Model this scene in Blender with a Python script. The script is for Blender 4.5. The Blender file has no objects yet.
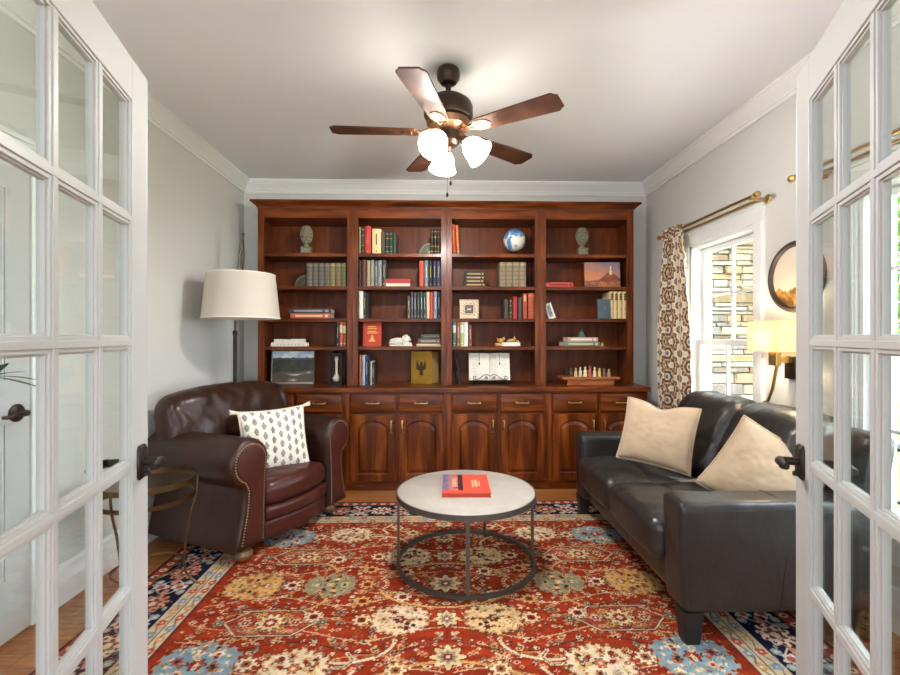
import bpy, bmesh, math, random
import numpy as np
from mathutils import Vector, Matrix, noise
random.seed(7)
SC = bpy.context.scene
COL = SC.collection
PI = math.pi
R = math.radians
V = Vector

# ------------------------------------------------------------------ helpers
def lin(c):
    out = []
    for v in c:
        v = v / 255.0
        out.append(v / 12.92 if v <= 0.04045 else ((v + 0.055) / 1.055) ** 2.4)
    return tuple(out)

YAW = R(1.5)
CY, SY = math.cos(YAW), math.sin(YAW)
CAMH = 1.27
def wx(px, Y):
    a = (px - 450) / 465
    return Y * (a * CY + SY) / (CY - a * SY)
def wz(px, py, Y):
    a = (px - 450) / 465
    return CAMH + (337.5 - py) / 465 * Y / (CY - a * SY)

MATS = {}
def new_mat(name):
    m = bpy.data.materials.new(name)
    m.use_nodes = True
    nt = m.node_tree
    b = nt.nodes['Principled BSDF']
    return m, nt, b

def pmat(name, rgb, rough=0.5, metal=0.0, var=0.0, vscale=8.0, bump=0.0, bscale=60.0, coat=0.0, sheen=0.0, spec=0.5, stretch=(1, 1, 1), trans=0.0):
    if name in MATS: return MATS[name]
    m, nt, b = new_mat(name)
    c = lin(rgb)
    b.inputs['Base Color'].default_value = (*c, 1)
    b.inputs['Roughness'].default_value = rough
    b.inputs['Metallic'].default_value = metal
    b.inputs['Specular IOR Level'].default_value = spec
    if coat: b.inputs['Coat Weight'].default_value = coat; b.inputs['Coat Roughness'].default_value = 0.15
    if sheen: b.inputs['Sheen Weight'].default_value = sheen
    tc = nt.nodes.new('ShaderNodeTexCoord')
    mp = nt.nodes.new('ShaderNodeMapping'); mp.inputs['Scale'].default_value = stretch
    nt.links.new(tc.outputs['Object'], mp.inputs['Vector'])
    if var:
        n = nt.nodes.new('ShaderNodeTexNoise'); n.inputs['Scale'].default_value = vscale; n.inputs['Detail'].default_value = 5
        nt.links.new(mp.outputs[0], n.inputs['Vector'])
        r = nt.nodes.new('ShaderNodeValToRGB')
        lo = tuple(max(0, x * (1 - var)) for x in c); hi = tuple(min(1, x * (1 + var)) for x in c)
        r.color_ramp.elements[0].position = 0.3; r.color_ramp.elements[1].position = 0.7
        r.color_ramp.elements[0].color = (*lo, 1); r.color_ramp.elements[1].color = (*hi, 1)
        nt.links.new(n.outputs['Fac'], r.inputs['Fac']); nt.links.new(r.outputs['Color'], b.inputs['Base Color'])
    if bump:
        n2 = nt.nodes.new('ShaderNodeTexNoise'); n2.inputs['Scale'].default_value = bscale; n2.inputs['Detail'].default_value = 4
        nt.links.new(mp.outputs[0], n2.inputs['Vector'])
        bp = nt.nodes.new('ShaderNodeBump'); bp.inputs['Strength'].default_value = bump; bp.inputs['Distance'].default_value = 0.01
        nt.links.new(n2.outputs['Fac'], bp.inputs['Height']); nt.links.new(bp.outputs[0], b.inputs['Normal'])
    MATS[name] = m
    return m

def creased(m, scale, strength):
    nt = m.node_tree; b = nt.nodes['Principled BSDF']
    old = b.inputs['Normal'].links[0].from_node
    tc = nt.nodes.new('ShaderNodeTexCoord'); n = nt.nodes.new('ShaderNodeTexNoise'); n.noise_type = 'RIDGED_MULTIFRACTAL'
    n.inputs['Scale'].default_value = scale; n.inputs['Detail'].default_value = 3; n.inputs['Distortion'].default_value = .8
    nt.links.new(tc.outputs['Object'], n.inputs['Vector'])
    bp = nt.nodes.new('ShaderNodeBump'); bp.inputs['Strength'].default_value = strength; bp.inputs['Distance'].default_value = .02
    nt.links.new(n.outputs['Fac'], bp.inputs['Height']); nt.links.new(bp.outputs[0], old.inputs['Normal'])
    return m

def wood(name, lo, mid, hi, stretch, rough=0.33, scale=6.0, coat=0.12):
    if name in MATS: return MATS[name]
    m, nt, b = new_mat(name)
    tc = nt.nodes.new('ShaderNodeTexCoord')
    mp = nt.nodes.new('ShaderNodeMapping'); mp.inputs['Scale'].default_value = stretch
    nt.links.new(tc.outputs['Object'], mp.inputs['Vector'])
    n = nt.nodes.new('ShaderNodeTexNoise'); n.inputs['Scale'].default_value = scale; n.inputs['Detail'].default_value = 7; n.inputs['Distortion'].default_value = 0.6
    nt.links.new(mp.outputs[0], n.inputs['Vector'])
    r = nt.nodes.new('ShaderNodeValToRGB')
    e = r.color_ramp.elements
    e[0].position = 0.25; e[0].color = (*lin(lo), 1); e[1].position = 0.75; e[1].color = (*lin(hi), 1)
    x = e.new(0.5); x.color = (*lin(mid), 1)
    nt.links.new(n.outputs['Fac'], r.inputs['Fac']); nt.links.new(r.outputs['Color'], b.inputs['Base Color'])
    b.inputs['Roughness'].default_value = rough
    b.inputs['Coat Weight'].default_value = coat; b.inputs['Coat Roughness'].default_value = 0.2
    b.inputs['Specular IOR Level'].default_value = 0.24
    MATS[name] = m
    return m

def attr_mat(name, rough=0.9, sheen=0.0, bump=0.0, bscale=300, coat=0.0, spec=0.3):
    if name in MATS: return MATS[name]
    m, nt, b = new_mat(name)
    a = nt.nodes.new('ShaderNodeAttribute'); a.attribute_name = 'tint'
    nt.links.new(a.outputs['Color'], b.inputs['Base Color'])
    b.inputs['Roughness'].default_value = rough
    b.inputs['Specular IOR Level'].default_value = spec
    if sheen: b.inputs['Sheen Weight'].default_value = sheen
    if coat: b.inputs['Coat Weight'].default_value = coat
    if bump:
        tc = nt.nodes.new('ShaderNodeTexCoord')
        n2 = nt.nodes.new('ShaderNodeTexNoise'); n2.inputs['Scale'].default_value = bscale
        nt.links.new(tc.outputs['Object'], n2.inputs['Vector'])
        bp = nt.nodes.new('ShaderNodeBump'); bp.inputs['Strength'].default_value = bump; bp.inputs['Distance'].default_value = 0.01
        nt.links.new(n2.outputs['Fac'], bp.inputs['Height']); nt.links.new(bp.outputs[0], b.inputs['Normal'])
    MATS[name] = m
    return m

def emit_mat(name, rgb, strength, base=None):
    m, nt, b = new_mat(name)
    b.inputs['Base Color'].default_value = (*lin(base or rgb), 1)
    b.inputs['Emission Color'].default_value = (*lin(rgb), 1)
    b.inputs['Emission Strength'].default_value = strength
    b.inputs['Roughness'].default_value = 0.5
    MATS[name] = m
    return m

def glass_mat(name, tint=(246, 250, 248), refl=1.0):
    m, nt, b = new_mat(name)
    nt.nodes.remove(b)
    out = nt.nodes['Material Output']
    tr = nt.nodes.new('ShaderNodeBsdfTransparent'); tr.inputs['Color'].default_value = (*lin(tint), 1)
    gl = nt.nodes.new('ShaderNodeBsdfGlossy'); gl.inputs['Roughness'].default_value = 0.02
    ge = nt.nodes.new('ShaderNodeNewGeometry')
    def mth(op, x, y=None):
        n = nt.nodes.new('ShaderNodeMath'); n.operation = op
        for i, q in enumerate((x, y)):
            if q is None: continue
            if isinstance(q, (int, float)): n.inputs[i].default_value = q
            else: nt.links.new(q, n.inputs[i])
        return n.outputs[0]
    dt = nt.nodes.new('ShaderNodeVectorMath'); dt.operation = 'DOT_PRODUCT'
    nt.links.new(ge.outputs['Normal'], dt.inputs[0]); nt.links.new(ge.outputs['Incoming'], dt.inputs[1])
    k = mth('POWER', mth('SUBTRACT', 1.0, mth('ABSOLUTE', dt.outputs['Value'])), 5.0)
    fac = mth('ADD', mth('MULTIPLY', k, 0.8), 0.035)
    mx = nt.nodes.new('ShaderNodeMixShader')
    nt.links.new(fac, mx.inputs[0]); nt.links.new(tr.outputs[0], mx.inputs[1]); nt.links.new(gl.outputs[0], mx.inputs[2])
    nt.links.new(mx.outputs[0], out.inputs['Surface'])
    MATS[name] = m
    return m

class MB:
    def __init__(self): self.bm = bmesh.new()
    def _f(self, vs, mi=0):
        try:
            f = self.bm.faces.new(vs); f.material_index = mi; return f
        except ValueError: return None
    def box(self, x0, x1, y0, y1, z0, z1, mi=0):
        b = self.bm
        v = [b.verts.new((x, y, z)) for z in (z0, z1) for y in (y0, y1) for x in (x0, x1)]
        for q in ((0, 2, 3, 1), (4, 5, 7, 6), (0, 1, 5, 4), (2, 6, 7, 3), (0, 4, 6, 2), (1, 3, 7, 5)):
            self._f([v[i] for i in q], mi)
        return self
    def obox(self, c, s, M, mi=0):
        b = self.bm; M3 = M.to_3x3() if hasattr(M, 'to_3x3') else M
        v = [b.verts.new(V(c) + M3 @ V((sx * s[0] / 2, sy * s[1] / 2, sz * s[2] / 2))) for sz in (-1, 1) for sy in (-1, 1) for sx in (-1, 1)]
        for q in ((0, 2, 3, 1), (4, 5, 7, 6), (0, 1, 5, 4), (2, 6, 7, 3), (0, 4, 6, 2), (1, 3, 7, 5)):
            self._f([v[i] for i in q], mi)
        return self
    def loops(self, loops, closed=True, cap0=True, cap1=True, mi=0, ring=False):
        b = self.bm
        L = [[b.verts.new(p) for p in lp] for lp in loops]
        n = len(L[0])
        pairs = [(i, i + 1) for i in range(len(L) - 1)]
        if ring: pairs.append((len(L) - 1, 0))
        for i, j in pairs:
            for k in range(n if closed else n - 1):
                k2 = (k + 1) % n
                self._f([L[i][k], L[i][k2], L[j][k2], L[j][k]], mi)
        if not ring:
            if cap0 and n > 2: self._f(list(reversed(L[0])), mi)
            if cap1 and n > 2: self._f(L[-1], mi)
        return self
    def lathe(self, prof, c=(0, 0, 0), seg=24, mi=0, M=None, cap=True):
        loops = []
        for r, z in prof:
            lp = []
            for k in range(seg):
                a = 2 * PI * k / seg
                p = V((max(r, 1e-5) * math.cos(a), max(r, 1e-5) * math.sin(a), z))
                if M is not None: p = M @ p
                lp.append(p + V(c))
            loops.append(lp)
        return self.loops(loops, cap0=cap, cap1=cap, mi=mi)
    def cyl(self, p0, p1, r0, r1=None, seg=16, mi=0):
        r1 = r0 if r1 is None else r1
        return self.tube([p0, p1], [r0, r1], seg, mi=mi)
    def tube(self, pts, r, seg=8, closed=False, mi=0, sq=False):
        pts = [V(p) for p in pts]; n = len(pts)
        rs = r if isinstance(r, (list, tuple)) else [r] * n
        t = []
        for i in range(n):
            if closed: d = pts[(i + 1) % n] - pts[i - 1]
            else: d = pts[min(i + 1, n - 1)] - pts[max(i - 1, 0)]
            t.append(d.normalized())
        up = V((0, 0, 1)) if abs(t[0].z) < 0.9 else V((1, 0, 0))
        nrm = (up - t[0] * up.dot(t[0])).normalized()
        loops = []
        for i in range(n):
            nrm = (nrm - t[i] * nrm.dot(t[i])).normalized()
            bn = t[i].cross(nrm)
            lp = []
            for k in range(seg):
                a = 2 * PI * k / seg + (PI / 4 if sq else 0)
                lp.append(pts[i] + (nrm * math.cos(a) + bn * math.sin(a)) * rs[i] * (1.414 if sq else 1))
            loops.append(lp)
        return self.loops(loops, ring=closed, mi=mi)
    def prism(self, poly, y0, y1, plane='xz', mi=0):
        def P(a, b, d):
            return {'xz': (a, d, b), 'xy': (a, b, d), 'yz': (d, a, b)}[plane]
        return self.loops([[P(a, b, y0) for a, b in poly], [P(a, b, y1) for a, b in poly]], mi=mi)
    def ball(self, c, r, seg=16, rings=10, mi=0, M=None):
        rr = r if isinstance(r, (tuple, list)) else (r, r, r)
        loops = []
        for i in range(rings + 1):
            th = PI * i / rings
            lp = []
            for k in range(seg):
                a = 2 * PI * k / seg
                s = max(math.sin(th), 1e-3)
                p = V((rr[0] * s * math.cos(a), rr[1] * s * math.sin(a), -rr[2] * math.cos(th)))
                if M is not None: p = M @ p
                lp.append(p + V(c))
            loops.append(lp)
        return self.loops(loops, mi=mi)
    def rbox(self, x0, x1, y0, y1, z0, z1, r, n=12, fn=None, mi=0):
        c = V(((x0 + x1) / 2, (y0 + y1) / 2, (z0 + z1) / 2)); h = V(((x1 - x0) / 2, (y1 - y0) / 2, (z1 - z0) / 2))
        inn = V((max(h.x - r, 0), max(h.y - r, 0), max(h.z - r, 0)))
        s = [math.sin(PI / 2 * (-1 + 2 * i / n)) for i in range(n + 1)]
        cache = {}
        def vert(p):
            key = (round(p[0], 5), round(p[1], 5), round(p[2], 5))
            if key not in cache:
                q0 = V((p[0] * h.x, p[1] * h.y, p[2] * h.z))
                q = V([max(-inn[i], min(inn[i], q0[i])) for i in range(3)])
                d = q0 - q
                if d.length > 1e-9: q = q + d.normalized() * r
                q = q + c
                if fn: q = V(fn(q))
                cache[key] = self.bm.verts.new(q)
            return cache[key]
        for ax in range(3):
            for sg in (-1, 1):
                for i in range(n):
                    for j in range(n):
                        quad = []
                        for (a, b) in ((i, j), (i + 1, j), (i + 1, j + 1), (i, j + 1)):
                            p = [0, 0, 0]; p[ax] = sg; p[(ax + 1) % 3] = s[a]; p[(ax + 2) % 3] = s[b]
                            quad.append(vert(p))
                        if sg < 0: quad.reverse()
                        self._f(quad, mi)
        return self
    def xform(self, M):
        bmesh.ops.transform(self.bm, matrix=M, verts=self.bm.verts); return self
    def build(self, name, mats, parent=None, smooth=30, bevel=0, bseg=2, fix=True, loc=None, rot=None, subsurf=0):
        if fix: bmesh.ops.recalc_face_normals(self.bm, faces=self.bm.faces)
        me = bpy.data.meshes.new(name); self.bm.to_mesh(me); self.bm.free()
        for m in (mats if isinstance(mats, (list, tuple)) else [mats]): me.materials.append(m)
        if smooth:
            me.shade_smooth()
            me.set_sharp_from_angle(angle=R(smooth))
        o = bpy.data.objects.new(name, me); COL.objects.link(o)
        if parent: o.parent = parent
        if loc is not None: o.location = loc
        if rot is not None: o.rotation_euler = rot
        if bevel:
            md = o.modifiers.new('soft_edge', 'BEVEL'); md.width = bevel; md.segments = bseg; md.limit_method = 'ANGLE'; md.angle_limit = R(40)
        if subsurf:
            md = o.modifiers.new('smooth_surface', 'SUBSURF'); md.levels = subsurf; md.render_levels = subsurf
        return o

def tag(o, label, cat, group=None, kind=None):
    o['label'] = label; o['category'] = cat
    if group: o['group'] = group
    if kind: o['kind'] = kind
    return o
def thing(name, label, cat, loc=(0, 0, 0), rot=(0, 0, 0), group=None):
    o = bpy.data.objects.new(name, None); COL.objects.link(o)
    o.location = loc; o.rotation_euler = rot; o.empty_display_size = 0.1
    return tag(o, label, cat, group)
def struct(o, label, cat='room'):
    o['kind'] = 'structure'; o['label'] = label; o['category'] = cat
    return o
def copy_tree(o, parent=None):
    c = o.copy(); COL.objects.link(c)
    if parent: c.parent = parent
    for ch in list(o.children): copy_tree(ch, c)
    return c
def grid_obj(name, nx, ny, posfn, colfn, mat, parent=None, smooth=True):
    """grid mesh with a per-vertex colour attribute called tint; posfn/colfn take (u,v) in 0..1"""
    vs, cs = [], []
    for j in range(ny + 1):
        for i in range(nx + 1):
            u, v = i / nx, j / ny
            vs.append(posfn(u, v)); cs.append(colfn(u, v))
    fs = [(j * (nx + 1) + i, j * (nx + 1) + i + 1, (j + 1) * (nx + 1) + i + 1, (j + 1) * (nx + 1) + i) for j in range(ny) for i in range(nx)]
    me = bpy.data.meshes.new(name); me.from_pydata(vs, [], fs)
    at = me.color_attributes.new('tint', 'FLOAT_COLOR', 'POINT')
    at.data.foreach_set('color', [x for c in cs for x in (*lin(c), 1)])
    me.materials.append(mat)
    if smooth: me.shade_smooth()
    o = bpy.data.objects.new(name, me); COL.objects.link(o)
    if parent: o.parent = parent
    return o
def mix(a, b, t): return tuple(a[i] * (1 - t) + b[i] * t for i in range(3))
def nz(x, y=0, z=0): return noise.noise(V((x, y, z)))
def crease(x, y, z): return max(0, 1 - abs(nz(x, y, z)) * 7) ** 1.5

# ------------------------------------------------------------------ materials
M_wall = pmat('wall_paint', (209, 208, 203), 0.85, bump=0.05, bscale=250)
M_ceil = pmat('ceiling_paint', (236, 239, 244), 0.9)
M_trim = pmat('trim_paint', (234, 235, 233), 0.45)
M_doorpaint = pmat('door_paint', (196, 197, 196), 0.4)
M_glass = glass_mat('door_glass')
M_wglass = glass_mat('window_glass', (250, 252, 252))
WL, WM, WH = (54, 20, 3), (95, 42, 9), (142, 74, 25)
M_woodv = wood('cherry_wood_upright', WL, WM, WH, (3.0, 3.0, 0.35))
M_woodh = wood('cherry_wood_lengthwise', WL, WM, WH, (0.35, 3.0, 3.0))
M_woodback = wood('cherry_wood_back', (76, 33, 11), (106, 51, 20), (132, 69, 30), (2.5, 2.5, 0.3), rough=0.45, coat=0.05)
M_brass = pmat('polished_brass', (196, 164, 104), 0.28, 1.0)
M_brassold = pmat('aged_brass', (98, 79, 52), 0.35, 1.0)
M_bronze = pmat('dark_bronze', (52, 46, 42), 0.4, 0.7)
M_iron = pmat('grey_iron', (98, 92, 86), 0.45, 0.6)
M_black = pmat('black_metal', (24, 23, 22), 0.45, 0.3)
M_page = pmat('paper_pages', (226, 214, 190), 0.9)
M_gold = pmat('gilt_foil', (205, 165, 80), 0.4, 0.5)
M_brown = pmat('brown_leather', (48, 24, 14), 0.36, var=0.25, vscale=5, bump=0.14, bscale=45, coat=0.0, spec=0.38)
M_brownred = pmat('oxblood_leather', (66, 28, 21), 0.38, var=0.2, vscale=5, bump=0.12, bscale=45, coat=0.0, spec=0.38)
M_dark = pmat('charcoal_leather', (37, 35, 34), 0.34, var=0.2, vscale=5, bump=0.14, bscale=50, coat=0.06, spec=0.6)
for _m in (M_brown, M_brownred, M_dark): creased(_m, 4.5, .4)
M_cream = pmat('cream_velvet', (190, 167, 138), 0.85, var=0.08, vscale=12, bump=0.1, bscale=90, sheen=0.3)
# ------------------------------------------------------------------ room shell
XL, XR, YB, YF, HC = -1.80, 1.98, 4.37, 0.60, 2.722
# floor: oak boards
def floor_mat():
    m, nt, b = new_mat('oak_floor')
    tc = nt.nodes.new('ShaderNodeTexCoord')
    br = nt.nodes.new('ShaderNodeTexBrick')
    br.inputs['Scale'].default_value = 1.0; br.inputs['Brick Width'].default_value = 1.1; br.inputs['Row Height'].default_value = 0.083
    br.inputs['Mortar Size'].default_value = 0.0012; br.inputs['Bias'].default_value = 0.0
    br.inputs['Color1'].default_value = (*lin((170, 112, 62)), 1); br.inputs['Color2'].default_value = (*lin((146, 90, 46)), 1); br.inputs['Mortar'].default_value = (*lin((70, 40, 20)), 1)
    nt.links.new(tc.outputs['Object'], br.inputs['Vector'])
    mp = nt.nodes.new('ShaderNodeMapping'); mp.inputs['Scale'].default_value = (0.8, 14, 1)
    nt.links.new(tc.outputs['Object'], mp.inputs['Vector'])
    n = nt.nodes.new('ShaderNodeTexNoise'); n.inputs['Scale'].default_value = 5; n.inputs['Detail'].default_value = 6
    nt.links.new(mp.outputs[0], n.inputs['Vector'])
    mx = nt.nodes.new('ShaderNodeMix'); mx.data_type = 'RGBA'; mx.blend_type = 'OVERLAY'; mx.inputs[0].default_value = 0.55
    nt.links.new(br.outputs['Color'], mx.inputs[6]); nt.links.new(n.outputs['Fac'], mx.inputs[7])
    nt.links.new(mx.outputs[2], b.inputs['Base Color'])
    b.inputs['Roughness'].default_value = 0.32
    return m
mb = MB(); mb.box(XL - 0.1, XR + 0.1, -3.6, YB + 0.1, -0.12, 0.0)
struct(mb.build('floor', floor_mat(), smooth=0), 'honey oak hardwood floor showing around the edges of the red rug', 'floor')
mb = MB(); mb.box(XL - 0.1, XR + 0.1, -3.6, YB + 0.1, HC, HC + 0.12)  # runs on over the unseen hall, lengthened to block the sun
struct(mb.build('ceiling', M_ceil, smooth=0), 'smooth off-white ceiling above the fan', 'ceiling')
mb = MB(); mb.box(XL - 0.1, XR + 0.1, YB, YB + 0.12, 0, HC)
struct(mb.build('wall_back', M_wall, smooth=0), 'greige wall behind the cherry bookcases', 'wall')
mb = MB(); mb.box(XL - 0.12, XL, -0.6, YB, 0, HC)  # front end lengthened into the unseen hall to cut side light on the doors
struct(mb.build('wall_left', M_wall, smooth=0), 'greige wall behind the brown armchair', 'wall')
# right wall with two window openings
W1 = (2.845, 3.60, 0.42, 1.98)
W2 = (1.36, 2.135, 0.42, 1.98)
mb = MB(); T = 0.16
ys = [-3.6, W2[0], W2[1], W1[0], W1[1], YB]  # first stretch is unseen hall wall, lengthened to keep side light off the doors
for i in range(5):
    if i in (1, 3):
        mb.box(XR, XR + T, ys[i], ys[i + 1], 0, 0.42); mb.box(XR, XR + T, ys[i], ys[i + 1], 1.98, HC)
    else: mb.box(XR, XR + T, ys[i], ys[i + 1], 0, HC)
struct(mb.build('wall_right', M_wall, smooth=0), 'greige wall with the two white sash windows', 'wall')

# crown moulding: profile (out from wall, down from ceiling)
CP = [(d_ * .82, h_ * .92) for d_, h_ in ((0, 0), (0.098, 0), (0.098, 0.014), (0.088, 0.017), (0.083, 0.03), (0.066, 0.045), (0.048, 0.06), (0.034, 0.078), (0.028, 0.085), (0.028, 0.094), (0.016, 0.098), (0.014, 0.118), (0, 0.118))]
mb = MB(); mb.loops([[(XL + d, YF, HC - h) for d, h in CP], [(XL + d, YB - d, HC - h) for d, h in CP]])
struct(mb.build('trim_1', M_trim, smooth=35), 'white crown moulding along the wall behind the armchair', 'crown moulding')
mb = MB(); mb.loops([[(XL + d, YB - d, HC - h) for d, h in CP], [(XR - d, YB - d, HC - h) for d, h in CP]])
struct(mb.build('trim_2', M_trim, smooth=35), 'white crown moulding above the bookcases', 'crown moulding')
mb = MB(); mb.loops([[(XR - d, YB - d, HC - h) for d, h in CP], [(XR - d, YF, HC - h) for d, h in CP]])
struct(mb.build('trim_3', M_trim, smooth=35), 'white crown moulding above the sash windows', 'crown moulding')
BP = [(0, 0), (0.018, 0), (0.018, 0.10), (0.024, 0.105), (0.02, 0.118), (0.012, 0.13), (0.012, 0.165), (0.018, 0.17), (0.008, 0.19), (0, 0.19)]
def baseb(name, x, sg, y0, y1, lab):
    mb = MB(); mb.loops([[(x + sg * d, y0, h) for d, h in BP], [(x + sg * d, y1, h) for d, h in BP]])
    struct(mb.build(name, M_trim, smooth=35), lab, 'baseboard')
baseb('baseboard_left', XL, 1, 2.205, YB, 'white baseboard along the floor behind the armchair')
baseb('baseboard_right', XR, -1, YF, YB, 'white baseboard under the sash windows')

# closet door in the left wall with casing
def hdoor():
    y0, y1 = 1.30, 2.085
    mb = MB(); mb.box(XL, XL + 0.012, y0, y1, 0.012, 2.03)
    d = mb.build('door_3', M_doorpaint, smooth=0); struct(d, 'flat white door in the wall behind the open glass door', 'door')
    mb = MB()
    for (a, b, c, e) in ((y0 + .11, y1 - .11, 0.25, 0.92), (y0 + .11, y1 - .11, 1.08, 1.9)):
        for k, (o1, o2) in enumerate(((0, .012), (.018, .028))):
            mb.box(XL + 0.012, XL + 0.018, a + o1, b - o1, c + o1, c + o2); mb.box(XL + 0.012, XL + 0.018, a + o1, b - o1, e - o2, e - o1)
            mb.box(XL + 0.012, XL + 0.018, a + o1, a + o2, c + o2, e - o2); mb.box(XL + 0.012, XL + 0.018, b - o2, b - o1, c + o2, e - o2)
    mb.build('panel_moulding', M_doorpaint, d, smooth=0)
    mb = MB(); zc, yc = 0.95, y1 - 0.065
    Mx = Matrix.Rotation(PI / 2, 4, 'Y')
    mb.lathe([(0.001, 0), (0.038, 0), (0.038, 0.006), (0.030, 0.012), (0.014, 0.015), (0.012, 0.05), (0.001, 0.052)], (XL + 0.012, yc, zc), 20, M=Mx)
    mb.tube([(XL + 0.055, yc, zc), (XL + 0.07, yc - 0.02, zc), (XL + 0.072, yc - 0.06, zc + 0.004), (XL + 0.068, yc - 0.1, zc - 0.004), (XL + 0.06, yc - 0.115, zc - 0.002)], [0.011, 0.011, 0.009, 0.008, 0.007], 10)
    mb.build('door_handle', M_bronze, d, smooth=40)
    mb = MB(); cw = 0.09
    for (a, b, c, e) in ((y1 + .012, y1 + .012 + cw, 0, 2.135), (y0 - .012 - cw, y0 - .012, 0, 2.135), (y0 - .012, y1 + .012, 2.045, 2.135)):
        mb.box(XL, XL + 0.016, a, b, c, e)
    for (a, b, c, e) in ((y1 + .012 + cw - .022, y1 + .012 + cw, 0, 2.135), (y0 - .012 - cw, y0 - .012 - cw + .022, 0, 2.135), (y0 - .012, y1 + .012, 2.113, 2.135)):
        mb.box(XL + 0.016, XL + 0.025, a, b, c, e)
    struct(mb.build('trim_4', M_trim, smooth=0, bevel=0.003), 'white casing around the flat white door', 'door casing')
hdoor()

# ------------------------------------------------------------------ sash windows
def sash_window(name, w, lab):
    y0, y1, z0, z1 = w
    mb = MB(); X = XR; cw = 0.09
    # casing (fluted) on the room face, stool, apron
    for (a, b, c, e) in ((y0 - cw, y0, z0 - .03, z1 + .0), (y1, y1 + cw, z0 - .03, z1 + .0)):
        mb.box(X - 0.018, X, a, b, c, e); mb.box(X - 0.026, X - 0.018, a + 0.008, b - 0.008, c, e)
    mb.box(X - 0.02, X, y0 - cw, y1 + cw, z1, z1 + 0.115); mb.box(X - 0.032, X - .02, y0 - cw - 0.006, y1 + cw + 0.006, z1 + 0.09, z1 + 0.12)
    mb.box(X - 0.05, X, y0 - cw - 0.02, y1 + cw + 0.02, z0 - 0.03, z0); mb.box(X - 0.016, X, y0 - cw, y1 + cw, z0 - 0.13, z0 - 0.03)
    o = mb.build(name, M_trim, smooth=0, bevel=0.003); struct(o, lab, 'window')
    mb = MB()
    j = 0.022                                           # jamb lining
    mb.box(X, X + T, y0, y0 + j, z0, z1); mb.box(X, X + T, y1 - j, y1, z0, z1); mb.box(X, X + T, y0, y1, z1 - j, z1); mb.box(X, X + T + .03, y0, y1, z0, z0 + j)
    mb.build('window_frame', M_trim, o, smooth=0)
    zm = 1.235
    for nm, (a, b, xs) in (('upper_sash', (zm - .02, z1 - j, X + 0.085)), ('lower_sash', (z0 + j, zm + .02, X + 0.045))):
        mb = MB(); s = 0.042; th = 0.035; ya, yb = y0 + j, y1 - j
        mb.box(xs, xs + th, ya, ya + s, a, b); mb.box(xs, xs + th, yb - s, yb, a, b)
        mb.box(xs, xs + th, ya + s, yb - s, b - s, b); mb.box(xs, xs + th, ya + s, yb - s, a, a + s)
        so = mb.build(nm, M_trim, o, smooth=0, bevel=0.003)
        mb = MB(); yc, zc = (ya + yb) / 2, (a + b) / 2
        mb.box(xs + .008, xs + th - .008, yc - .009, yc + .009, a + s, b - s); mb.box(xs + .009, xs + th - .009, ya + s, yb - s, zc - .009, zc + .009)
        mb.build('muntin', M_trim, so, smooth=0)
        mb = MB(); mb.box(xs + .0155, xs + .0195, ya + s, yb - s, a + s, b - s)
        mb.build('pane', M_wglass, so, smooth=0)
    return o
sash_window('window_1', W1, 'white sash window looking onto the sunlit stone wall')
sash_window('window_2', W2, 'white sash window seen through the glass door, lawn and trees beyond')

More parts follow.
